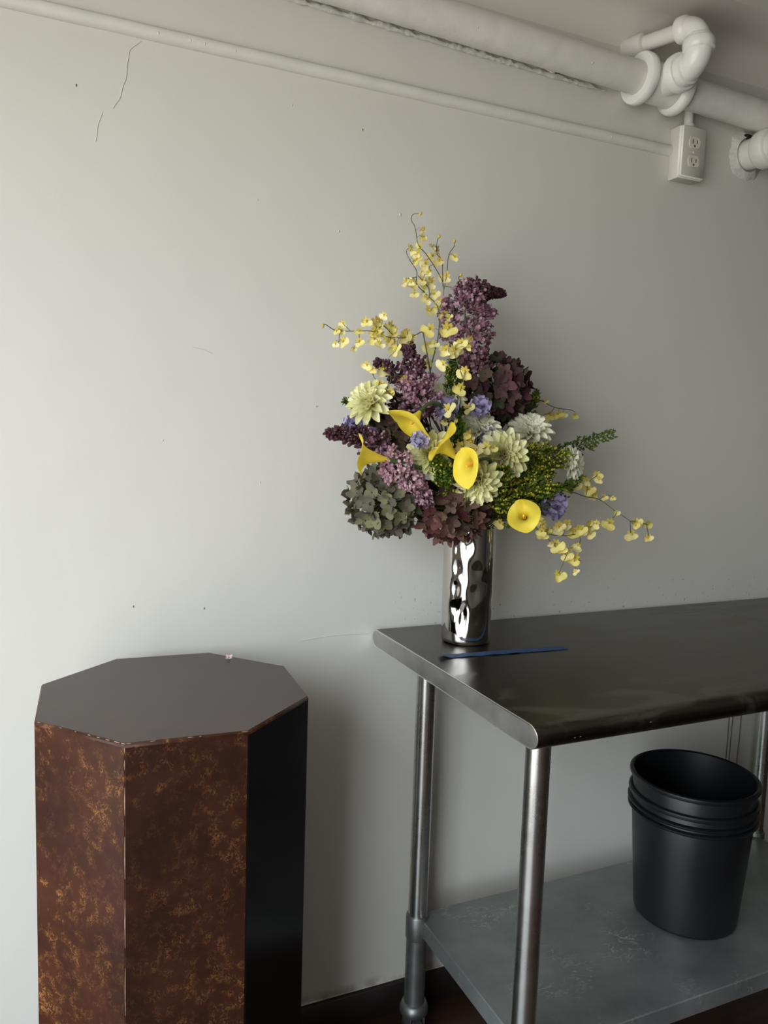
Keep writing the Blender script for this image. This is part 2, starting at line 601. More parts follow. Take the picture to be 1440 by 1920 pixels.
ridge('paint_crack', [(0.183, 1.976), (0.165, 1.957), (0.161, 1.943), (0.157, 1.914), (0.148, 1.878), (0.137, 1.856)], 0.0007, M_WALL)
ridge('paint_crack', [(0.118, 1.846), (0.117, 1.842), (0.110, 1.814), (0.108, 1.796)], 0.0007, M_WALL)
ridge('paint_crack', [(0.275, 1.459), (0.293, 1.456), (0.312, 1.450)], 0.0007, M_WALL)
ridge('paint_crack', [(0.50, 0.884), (0.56, 0.889), (0.61, 0.889), (0.65, 0.887)], 0.0008, M_WALL)
for k, (x, z, big, dark) in enumerate([(0.077, 1.882, 1.1, 1), (0.689, 1.753, 1.6, 0), (0.557, 1.704, 1.3, 0), (0.393, 1.74, 1, 0), (0.457, 1.922, 1, 0), (0.602, 1.903, 1, 1),
                                       (0.406, 1.208, 0.9, 0), (0.221, 1.286, 1, 0), (0.169, 0.976, 1, 1), (0.30, 0.964, 1, 1), (0.52, 1.36, 0.8, 1)]):
    b = MB().ball((0, 0, 0), 0.0015 * big, 7, 5, sc=(0.8, 0.6, 1.5))
    o = b.build('paint_nick', M_STAIN if dark else M_TRIMW, wall_back)
    o.location = (x, -0.0004, z)
for (x, z0, z1) in ((1.724, 0.86, 0.40), (1.738, 0.86, 0.40), (1.768, 0.86, 0.38)):
    P = [Vector((x + 0.004 * noise.noise(Vector((x * 50, 0, z * 7))), -0.0002, z)) for z in [z0 + (z1 - z0) * i / 14 for i in range(15)]]
    MB().tube(P, 0.0016, 5).build('drip_stain', M_STAIN, wall_back)

# ------------------------------------------------------------------ pipes along the ceiling
PS = -0.028
pz = lambda x: 2.109 + PS * (x - 1.19)
PY, PR = -0.05, 0.034
pb = (1.291, PY, pz(1.291))
pipe = thing('heating_pipe', 'thick white painted pipe running along the top of the wall with a tee', 'pipe', pb)


def lumpy(mb, amp=0.0006, sc=60):
    for i, p in enumerate(mb.v):
        k = noise.noise(Vector(p) * sc)
        q = Vector(p)
        mb.v[i] = (q.x, q.y + amp * k, q.z + amp * noise.noise(q * sc + Vector((5, 3, 1))))
    return mb


m = MB()
xs_ = [XL + 0.005 + i * (XR - XL - 0.01) / 330 for i in range(331)]
m.tube(rel([(x, PY, pz(x)) for x in xs_], pb), PR, 28)
lumpy(m, 0.0010, 45).build('pipe', M_PIPE, pipe)
# tee fitting: body along the pipe, heavy collars, branch towards the room
tee = MB()
ax = Vector((1, 0, PS)).normalized()
Mx = frame(ax, (0, -1, 0))
tee.lathe([(0.034, -0.062), (0.052, -0.062), (0.0545, -0.058), (0.0545, -0.046), (0.051, -0.041), (0.044, -0.036), (0.0425, -0.02), (0.0425, 0.02), (0.044, 0.036), (0.051, 0.041), (0.0545, 0.046), (0.0545, 0.058), (0.052, 0.062), (0.034, 0.062)], 40, M=Mx)
My = frame((0, -1, 0.0), (1, 0, 0))
tee.lathe([(0.036, 0.0), (0.034, 0.040), (0.034, 0.052), (0.040, 0.056), (0.0405, 0.072), (0.038, 0.076), (0.02, 0.076)], 32, M=My)
tee_o = lumpy(tee, 0.0008, 50).build('tee_fitting', M_FIT, pipe)


def elbow(c0, d0, d1, r, name):
    """quarter bend from direction d0 to direction d1 with a collar at both ends"""
    mb = MB()
    c0, d0, d1 = Vector(c0), Vector(d0).normalized(), Vector(d1).normalized()
    R_ = 0.034
    P = [c0 + d0 * R_ * sin(a) + d1 * R_ * (1 - cos(a)) for a in [i * pi / 20 for i in range(11)]]
    mb.tube(P, r, 22)
    for (p, d) in ((P[0], -d0), (P[-1], d1)):
        Mz = frame(d, None, p)
        mb.lathe([(r * 0.9, -0.012), (r * 1.13, -0.008), (r * 1.17, 0.0), (r * 1.17, 0.010), (r * 1.08, 0.013), (r * 0.6, 0.013)], 24, M=Mz)
    lumpy(mb, 0.0010, 55).build(name, M_FIT, pipe)
    return P[-1]


e1 = Vector((0, -0.082, 0.0))
end1 = elbow(e1, (0, -1, 0), (0, 0.06, 1), 0.0285, 'elbow')
e2 = end1 + Vector((0, 0.001, 0.012))
end2 = elbow(e2, (0, 0.06, 1), (-0.30, 1, 0.02), 0.0235, 'elbow')
m = MB()
far = Vector((end2.x - 0.30 * (0.062 - end2.y), 0.062, end2.z + 0.02 * (0.062 - end2.y)))
m.tube([end2 - Vector((0, 0.01, 0.002)), end2 + (far - end2) * 0.5, far], 0.0165, 18)
lumpy(m, 0.0008, 50).build('branch_pipe', M_PIPE, pipe)
m = MB()
q0 = end2 + (far - end2) * 0.62
m.tube([q0, q0 + (far - q0) * 0.06, far], [0.019, 0.0235, 0.0235], 18)
lumpy(m, 0.0008, 50).build('sleeve', M_PIPE, pipe)
# crust of flaking paint where the pipe meets the wall
cr = MB()
P = []
rr = []
for i in range(180):
    x = 0.36 + 0.82 * i / 179
    k = noise.noise(Vector((x * 32, 1.0, 0))) + 0.6 * noise.noise(Vector((x * 90, 4.0, 0)))
    P.append((x, -0.004 + 0.002 * k, pz(x) - 0.022 + 0.004 * k))
    rr.append(max(0.0012, (0.0052 + 0.0055 * k) * min(1, i / 12, (179 - i) / 12)))
cr.tube(rel(P, pb), rr, 9)
lumpy(cr, 0.0022, 130).build('paint_crust', M_CRUST, pipe)
for (x, dz, w) in ((0.585, -0.013, 0.006), (0.700, -0.015, 0.006), (0.735, -0.015, 0.007), (1.045, -0.016, 0.013)):
    MB().ball(Vector((x, -0.012, pz(x) + dz)) - Vector(pb), 1, 8, 5, sc=(w, 0.003, 0.0035)).build('gap', M_HOLE, pipe)
for (x, dz) in ((1.022, -0.018), (1.030, -0.020)):
    MB().ball(Vector((x, -0.015, pz(x) + dz)) - Vector(pb), 1, 7, 5, sc=(0.008, 0.003, 0.004)).build('paint_flake', M_TRIMW, pipe)
# old paint runs on the pipe
for i in range(26):
    x = RND.uniform(0.45, 1.1)
    a = RND.uniform(radians(205), radians(300))
    p = Vector((x, PY + cos(a) * PR * 1.0 * -1 * -1, pz(x) + sin(a) * PR))
    p = Vector((x, PY - abs(cos(a)) * PR, pz(x) + sin(a) * PR * 0.8))
    MB().ball(p - Vector(pb), 1, 7, 5, sc=(RND.uniform(0.002, 0.004), 0.0022, RND.uniform(0.003, 0.006))).build('paint_run', M_PIPE, pipe)

# pipe stub coming out of the wall
sb = (1.628, 0.0, 2.022)
stub = thing('wall_pipe', 'short white painted pipe stub coming out of broken plaster in the wall', 'pipe', sb)
m = MB().lathe([(0.036, -0.002), (0.036, 0.040), (0.043, 0.043), (0.045, 0.047), (0.045, 0.075), (0.042, 0.079), (0.036, 0.080), (0.036, 0.17)], 32, M=My)
lumpy(m, 0.0012, 45).build('pipe', M_PIPE, stub)
m = MB()
ring = []
NR = 60
for j in range(4):
    for k in range(NR):
        a = 2 * pi * k / NR
        w = noise.noise(Vector((cos(a) * 2.2, sin(a) * 2.2, 3))) * 0.012 + noise.noise(Vector((cos(a) * 7, sin(a) * 7, 9))) * 0.005
        r = (0.039, 0.041, 0.050 + w * 0.6, 0.060 + w)[j]
        ring.append((r * cos(a), (-0.003, -0.010, -0.007, 0.0005)[j], r * sin(a)))
F = [(j * NR + k, j * NR + (k + 1) % NR, (j + 1) * NR + (k + 1) % NR, (j + 1) * NR + k) for j in range(3) for k in range(NR)]
m.add(ring, F)
m.build('plaster_collar', M_CRUST, stub)
MB().ball((-0.006, -0.006, 0.043), 1, 9, 6, sc=(0.016, 0.007, 0.006)).build('gap', M_HOLE, stub)

# ------------------------------------------------------------------ surface raceway + outlet
rb = (0.5, 0, 1.9915)
race = thing('cable_raceway', 'long thin white painted cable raceway across the upper wall ending at the outlet', 'raceway', rb)
prof = [(0.0, -0.0115), (-0.006, -0.0115), (-0.0125, -0.008), (-0.0145, -0.002), (-0.0135, 0.006), (-0.008, 0.0115), (0.0, 0.0115)]
segs = [(XL + 0.004, 1.1998), (1.2002, 1.388)]
for (xa, xb) in segs:
    V = []
    nx = max(2, int((xb - xa) / 0.03))
    for i in range(nx + 1):
        x = xa + (xb - xa) * i / nx
        for (y, z) in prof:
            V.append((x - rb[0], y + 0.0005 * noise.noise(Vector((x * 18, z * 50, 0))), z + 0.0008 * noise.noise(Vector((x * 11, 2, 0)))))
    np_ = len(prof)
    F = [(i * np_ + k, (i + 1) * np_ + k, (i + 1) * np_ + k + 1, i * np_ + k + 1) for i in range(nx) for k in range(np_ - 1)]
    MB().add(V, F).build('raceway_cover', M_TRIMW, race)
for x in (0.21, 0.265, 0.29, 0.345, 0.93, 1.06, 1.2):
    MB().ball((x - rb[0], -0.0135, -0.002), 1, 7, 5, sc=(0.0022, 0.0018, 0.003)).build('paint_run', M_TRIMW, race)

ob = (1.4175, 0, 1.984)
outlet = thing('outlet_box', 'white surface mounted electrical outlet box below the ceiling pipe', 'outlet', ob)
MB().box(-0.0375, 0.0375, -0.034, 0, -0.0585, 0.0585, bev=0.003).build('box', M_PLAST, outlet)
MB().box(-0.0365, 0.0365, -0.0405, -0.0335, -0.0575, 0.0575, bev=0.0028).build('cover_plate', M_PLAST, outlet)
for dz in (0.021, -0.021):
    rp = MB()
    V = []
    NN = 28
    for y in (-0.0402, -0.0425):
        for k in range(NN):
            a = 2 * pi * k / NN
            V.append((0.0168 * cos(a), y, max(-0.0125, min(0.0125, 0.0168 * sin(a))) + dz))
    rp.add(V, [tuple(range(NN, 2 * NN))[::-1]] + [(k, (k + 1) % NN, NN + (k + 1) % NN, NN + k) for k in range(NN)], 0, False)
    r_o = rp.build('receptacle', M_IVORY, outlet)
    MB().box(-0.0075, -0.0055, -0.0429, -0.0423, dz - 0.003, dz + 0.007).build('slot', M_SLOT, r_o)
    MB().box(0.0055, 0.0075, -0.0429, -0.0423, dz - 0.002, dz + 0.006).build('slot', M_SLOT, r_o)
    MB().ball((0, -0.0426, dz - 0.0075), 1, 10, 4, sc=(0.0026, 0.0006, 0.0026)).build('ground_hole', M_SLOT, r_o)
MB().ball((0, -0.041, 0), 1, 12, 5, sc=(0.0032, 0.0012, 0.0032)).build('screw', M_IVORY, outlet)
MB().tube([(0, -0.017, 0.056), (0, -0.017, 0.09), (0, -0.017, 0.12)], 0.0105, 16).build('riser_conduit', M_TRIMW, outlet)
MB().lathe([(0.010, 0.0), (0.014, 0.0), (0.014, 0.010), (0.010, 0.012)], 18, M=Matrix.Translation((0, -0.017, 0.058))).build('connector', M_TRIMW, outlet)

# ------------------------------------------------------------------ octagonal pedestal
PC = Vector((0.2035, -0.2475, 0))
PZ, PRAD = 0.8915, 0.2170
OV = [(0.009, -0.151), (0.002, -0.321), (0.111, -0.442), (0.27, -0.453), (0.396, -0.35), (0.41, -0.176), (0.298, -0.048), (0.135, -0.039)]
a0 = sum([((atan2(y - PC.y, x - PC.x) + 2 * pi) % (2 * pi) - ([2, 3, 4, 5, 6, 7, 0, 1].index(i) if False else 0)) for i, (x, y) in enumerate(OV)]) * 0
ang0 = atan2(OV[0][1] - PC.y, OV[0][0] - PC.x)
offs = []
for i, (x, y) in enumerate(OV):
    d = atan2(y - PC.y, x - PC.x) - (ang0 + i * pi / 4)
    offs.append((d + pi) % (2 * pi) - pi)
ang0 += sum(offs) / 8
ped = thing('pedestal', 'octagonal dark brown lacquered pedestal with worn golden flecks on its sides', 'pedestal', PC)


def octp(i, r, z):
    a = ang0 + i * pi / 4
    return (r * cos(a), r * sin(a), z)


tp = MB()
V = [octp(i, PRAD - 0.0025, PZ) for i in range(8)] + [octp(i, PRAD, PZ - 0.0025) for i in range(8)] + [octp(i, PRAD, PZ - 0.006) for i in range(8)] + [octp(i, PRAD - 0.03, PZ - 0.006) for i in range(8)]
tp.add(V, [tuple(range(8))], 0, False)
tp.add(V, [(8 + i, 8 + (i + 1) % 8, (i + 1) % 8, i) for i in range(8)], 1, False)
tp.add(V, [(16 + i, 16 + (i + 1) % 8, 8 + (i + 1) % 8, 8 + i) for i in range(8)], 2, False)
tp.add(V, [(24 + i, 24 + (i + 1) % 8, 16 + (i + 1) % 8, 16 + i) for i in range(8)], 2, False)
tp.build('top', [M_LACQTOP, M_LACQ, M_LACQ], ped)
for i in range(8):
    A, B = Vector(octp(i, PRAD, 0)), Vector(octp(i + 1, PRAD, 0))
    d = (B - A).normalized()
    nn = Vector((d.y, -d.x, 0))
    if nn.dot((A + B) / 2) < 0: nn = -nn
    e = 0.0012
    sec = [A + d * 0.0002 - nn * e, A + d * e, B - d * e, B - d * 0.0002 - nn * e, B - d * 0.02 - nn * 0.018, A + d * 0.02 - nn * 0.018]
    V = [p + Vector((0, 0, z)) for z in (0.0, PZ - 0.006) for p in sec]
    F = [(k, (k + 1) % 6, 6 + (k + 1) % 6, 6 + k) for k in range(6)] + [tuple(range(6))[::-1], tuple(range(6, 12))]
    MB().add(V, F, 0, False).build('side_panel', M_LACQSHADE if 3 <= i <= 6 else (M_LACQFRONT if i == 2 else M_LACQ), ped)
# pale chips along the front edges of the top
for (i, t0) in ((1, 0.05), (1, 0.3), (1, 0.47), (1, 0.62), (1, 0.72), (1, 0.82), (1, 0.92), (1, 0.985), (2, 0.03), (2, 0.22), (2, 0.52), (2, 0.6), (2, 0.97), (0, 0.5)):
    A, B = Vector(octp(i, PRAD - 0.0006, PZ - 0.0008)), Vector(octp(i + 1, PRAD - 0.0006, PZ - 0.0008))
    p = A.lerp(B, t0)
    w = RND.uniform(0.0012, 0.005)
    d = (B - A).normalized()
    MB().tube([p - d * w, p, p + d * w], [0.0003, 0.0006, 0.0003], 5).build('worn_chip', M_CHIP, ped)
A = Vector(octp(2, PRAD - 0.0008, 0))
for z0, z1 in ((0.878, 0.890), (0.855, 0.868), (0.79, 0.83), (0.70, 0.76), (0.60, 0.67), (0.50, 0.57)):
    MB().tube([(A.x, A.y, z0), (A.x, A.y, (z0 + z1) / 2), (A.x, A.y, z1)], [0.0003, 0.0008, 0.0003], 5).build('worn_chip', M_CHIP, ped)

# ------------------------------------------------------------------ steel work table
TX0, TX1, TZ, TT = 0.656, 1.90, 0.90, 0.038
TYF, TYB = -0.603, -0.002
tb = (1.26, -0.29, 0)
table = thing('work_table', 'stainless steel work table with round legs and a galvanized undershelf', 'table', tb)
rr_ = TT / 2
sec = []
for k in range(13):
    a = pi / 2 + pi * k / 12
    sec.append((TYF + rr_ * 1.25 + rr_ * 1.25 * cos(a), TZ - rr_ + rr_ * sin(a)))
for k in range(13):
    a = -pi / 2 + pi * k / 12
    sec.append((TYB - rr_ + rr_ * cos(a), TZ - rr_ + rr_ * sin(a)))
ns = len(sec)
top = MB()
V = [(x - tb[0], y - tb[1], z) for x in (TX0 + 0.0012, TX1) for (y, z) in sec]
top.add(V, [(k, (k + 1) % ns, ns + (k + 1) % ns, ns + k) for k in range(ns)], 0, True)
tt = top.build('tabletop', M_STEEL, table)
cap = MB()
cy_, cz_ = sum(s[0] for s in sec) / ns, TZ - rr_
V = [(TX0 + 0.0012 - tb[0], y - tb[1], z) for (y, z) in sec]
V += [(TX0 - tb[0], (y - cy_) * 0.9985 + cy_ - tb[1], (z - cz_) * 0.955 + cz_) for (y, z) in sec]
V += [(TX0 + 0.0004 - tb[0], (y - cy_) * 0.996 + cy_ - tb[1], (z - cz_) * 0.87 + cz_) for (y, z) in sec]
cap.add(V, [(k, (k + 1) % ns, ns + (k + 1) % ns, ns + k) for k in range(ns)], 1, True)
cap.add(V, [(ns + k, ns + (k + 1) % ns, 2 * ns + (k + 1) % ns, 2 * ns + k) for k in range(ns)], 1, True)
cap.add(V, [tuple(range(2 * ns, 3 * ns))], 0, False)
cap.build('end_plate', [galv('end_plate_steel', (0.42, 0.41, 0.385), (0.58, 0.57, 0.54), 0.48, 1.0, False, 14), M_STEELEDGE], tt)
for (x, dz) in ((0.723, -0.022), (0.733, -0.0215), (0.866, -0.0165)):
    MB().ball((x - tb[0], TYF - tb[1] + 0.0012, TZ + dz), 1, 8, 5, sc=(0.0035 if x > 0.8 else 0.0018, 0.0012, 0.0012)).build('dent', M_STEELEDGE, tt)

SZ = 0.279
LX0, LX1, LYB, LYF = 0.744, 1.75, -0.089, -0.486
leg_mb = MB()
leg_mb.lathe([(0.0, 0.075), (0.0205, 0.075), (0.0205, TZ - TT + 0.001), (0.0, TZ - TT + 0.001)], 28)
leg_me = leg_mb.mesh('leg', M_LEG)
sock = MB().lathe([(0.0205, SZ - 0.045), (0.0235, SZ - 0.045), (0.0245, SZ - 0.042), (0.0245, SZ + 0.006), (0.0235, SZ + 0.008), (0.0205, SZ + 0.008)], 28).mesh('socket', M_SOCKET)
low = MB().lathe([(0.0207, 0.075), (0.0222, 0.075), (0.0222, SZ - 0.046), (0.0207, SZ - 0.046)], 28).mesh('lower_sleeve', M_SOCKET)
cst = MB()
cst.lathe([(0.0, 0.060), (0.028, 0.060), (0.031, 0.064), (0.031, 0.074), (0.027, 0.084), (0.0225, 0.086), (0.0, 0.086)], 28)
cst.box(-0.018, -0.014, -0.020, 0.020, 0.022, 0.061, bev=0.001)
cst.box(0.014, 0.018, -0.020, 0.020, 0.022, 0.061, bev=0.001)
cst_me = cst.mesh('caster', M_SOCKET)
whl = MB().lathe([(0.0, -0.012), (0.024, -0.012), (0.028, -0.009), (0.028, 0.009), (0.024, 0.012), (0.0, 0.012)], 28, M=Matrix.Translation((0, 0, 0.028)) @ Matrix.Rotation(pi / 2, 4, 'Y')).mesh('wheel', M_RUBBER)
for (x, y) in ((LX0, LYB), (LX0, LYF), (LX1, LYB), (LX1, LYF)):
    lg = link('leg', leg_me, table, Matrix.Translation((x - tb[0], y - tb[1], 0)))
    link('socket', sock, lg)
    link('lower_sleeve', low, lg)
    c = link('caster', cst_me, table, Matrix.Translation((x - tb[0], y - tb[1], 0)))
    link('wheel', whl, c)
# undershelf: folded sheet with a turned-down lip on all sides
sh = MB()
x0, x1, y0, y1 = LX0 + 0.004 - tb[0], LX1 - 0.004 - tb[0], LYF - 0.012 - tb[1], LYB + 0.012 - tb[1]
e, h = 0.002, 0.036


def ringv(i, z): return [(x0 + i, y0 + i, z), (x1 - i, y0 + i, z), (x1 - i, y1 - i, z), (x0 + i, y1 - i, z)]


V = ringv(e, SZ) + ringv(0, SZ - e) + ringv(0, SZ - h) + ringv(0.004, SZ - h) + ringv(0.004, SZ - 0.004)
sh.add(V, [(0, 1, 2, 3)], 0, False)
for j in range(4):
    sh.add(V, [(4 * (j + 1) + k, 4 * (j + 1) + (k + 1) % 4, 4 * j + (k + 1) % 4, 4 * j + k) for k in range(4)], 0, False)
sh.add(V, [(19, 18, 17, 16)], 0, False)
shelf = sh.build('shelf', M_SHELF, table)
MB().ball((1.375 - tb[0], y0 - 0.0003, SZ - 0.017), 1, 10, 6, sc=(0.003, 0.001, 0.007)).build('dent', M_STEELEDGE, shelf)

# strip of blue tape
tp0, tp1 = Vector((0.690, -0.242, TZ)), Vector((0.960, -0.262, TZ))
tape = MB()
d = (tp1 - tp0).normalized()
sd = Vector((-d.y, d.x, 0))
V = []
NT_ = 40
for i in range(NT_ + 1):
    t = i / NT_
    lift = 0.0045 * max(0, 1 - t / 0.09) ** 2 + 0.0006 + 0.0004 * (1 + sin(t * 37)) * (1 if 0.1 < t < 0.6 else 0.2)
    for (s_, dz) in ((-0.0115, 0.0), (0.0115, 0.0), (0.0115, 0.0004), (-0.0115, 0.0004)):
        V.append(tp0 - tp0 + (tp1 - tp0) * t + sd * (s_ + 0.0006 * sin(t * 50 + s_ * 300)) + Vector((0, 0, lift * (1.4 if s_ < 0 else 0.8) + dz)))
F = [(i * 4 + k, i * 4 + (k + 1) % 4, i * 4 + 4 + (k + 1) % 4, i * 4 + 4 + k) for i in range(NT_) for k in range(4)] + [(0, 1, 2, 3), (NT_ * 4 + 3, NT_ * 4 + 2, NT_ * 4 + 1, NT_ * 4)]
to = tape.add(V, F).build('tape_strip', M_TAPE)
to.location = tp0
tag(to, 'strip of blue painters tape stuck on the steel tabletop in front of the vase', 'tape')

# ------------------------------------------------------------------ two nested black buckets
BX, BY = 1.3085, -0.283


def bucket(label, h, ribs, loc):
    b = thing('bucket', label, 'bucket', loc, 'nested black buckets on the undershelf')
    r0, r1 = 0.1085, 0.1285
    f = lambda z: r0 + (r1 - r0) * z / h
    MB().lathe([(0.0, 0.0), (r0 - 0.006, 0.0), (r0 - 0.001, 0.003), (r0, 0.008), (f(h * 0.5), h * 0.5), (f(h - 0.002), h - 0.002), (f(h) - 0.001, h), (f(h) - 0.003, h - 0.001),
                (f(h * 0.5) - 0.003, h * 0.5), (r0 - 0.004, 0.008), (0.0, 0.005)], 64).build('body', M_BLACKP, b)
    MB().lathe([(f(h) - 0.002, h - 0.008), (f(h) + 0.004, h - 0.009), (f(h) + 0.0058, h - 0.005), (f(h) + 0.005, h), (f(h) + 0.001, h + 0.002), (f(h) - 0.003, h)], 64).build('rim', M_BLACKP, b)
    for dz in ribs:
        z = h - dz
        MB().lathe([(f(z) - 0.001, z - 0.005), (f(z) + 0.006, z - 0.0042), (f(z) + 0.0085, z - 0.0012), (f(z) + 0.0085, z + 0.0012), (f(z) + 0.006, z + 0.003), (f(z) - 0.001, z + 0.0036)], 64).build('rib', M_BLACKP, b)
    return b


bucket('lower black plastic bucket standing on the undershelf, holding another bucket', 0.276, (0.024, 0.038), (BX, BY, SZ + 0.0005))
bucket('upper black plastic bucket nested inside the bucket on the undershelf', 0.276, (), (BX, BY, SZ + 0.0400))

# ------------------------------------------------------------------ vase
VC = Vector((0.796, -0.152, TZ))
VR, VH = 0.0515, 0.235
dents = []
dr = random.Random(4)
a_c = radians(-131)
for (da, z, w, hz, dp) in ((0.00, 0.045, 0.20, 0.020, 0.0035), (-0.30, 0.075, 0.20, 0.018, 0.0045), (0.02, 0.068, 0.17, 0.017, 0.0050), (-0.32, 0.115, 0.2, 0.020, 0.0045), (-0.05, 0.135, 0.16, 0.016, 0.002), (0.48, 0.150, 0.22, 0.016, 0.004),
                           (-0.28, 0.155, 0.2, 0.016, 0.004), (0.12, 0.195, 0.25, 0.018, 0.0045), (0.45, 0.105, 0.22, 0.022, 0.0035), (0.75, 0.125, 0.25, 0.02, 0.0025), (0.62, 0.06, 0.3, 0.025, 0.0025), (-0.3, 0.19, 0.2, 0.02, 0.003)):
    dents.append((a_c + da, z, w, hz, dp))
for k in range(22):
    dents.append((dr.uniform(radians(-50), radians(190)), dr.uniform(0.03, 0.21), dr.uniform(0.15, 0.3), dr.uniform(0.012, 0.022), dr.uniform(0.001, 0.0035)))


def vase_f(a, z, r):
    if r < 0.04: return 0
    s = 0
    for (da, dz, w, hz, dp) in dents:
        d = (a - da + pi) % (2 * pi) - pi
        e = (d / w) ** 2 + ((z - dz) / hz) ** 2
        if e < 9: s -= 0.85 * dp * exp(-e)
    return s


vz = thing('vase', 'tall polished silver metal vase with hammered dents holding the bouquet', 'vase', VC)
prof = [(0.0, 0.0), (0.040, 0.0), (0.0455, 0.0008), (0.0485, 0.0035), (0.0500, 0.0075)]
prof += [(VR * (0.975 + 0.025 * sin(pi * min(1, (i / 70) * 1.2) / 2)), 0.010 + (VH - 0.012) * i / 70) for i in range(71)]
prof += [(VR - 0.001, VH), (VR - 0.003, VH - 0.001), (VR - 0.0042, VH - 0.006)]
prof_in = [(VR - 0.0075, VH - 0.02), (VR - 0.0085, 0.02), (0.0, 0.012)]
vb = MB()
vb.lathe(prof, 140, f=vase_f)
vb.lathe([prof[-1]] + prof_in, 48)
vb.build('body', M_CHROME, vz)
MB().lathe([(VR - 0.003, VH - 0.002), (VR + 0.0008, VH - 0.002), (VR + 0.0012, VH), (VR, VH + 0.0014), (VR - 0.003, VH + 0.0012)], 90).build('rim', M_CHROME, vz)
MOUTH = VC + Vector((0, 0, VH))

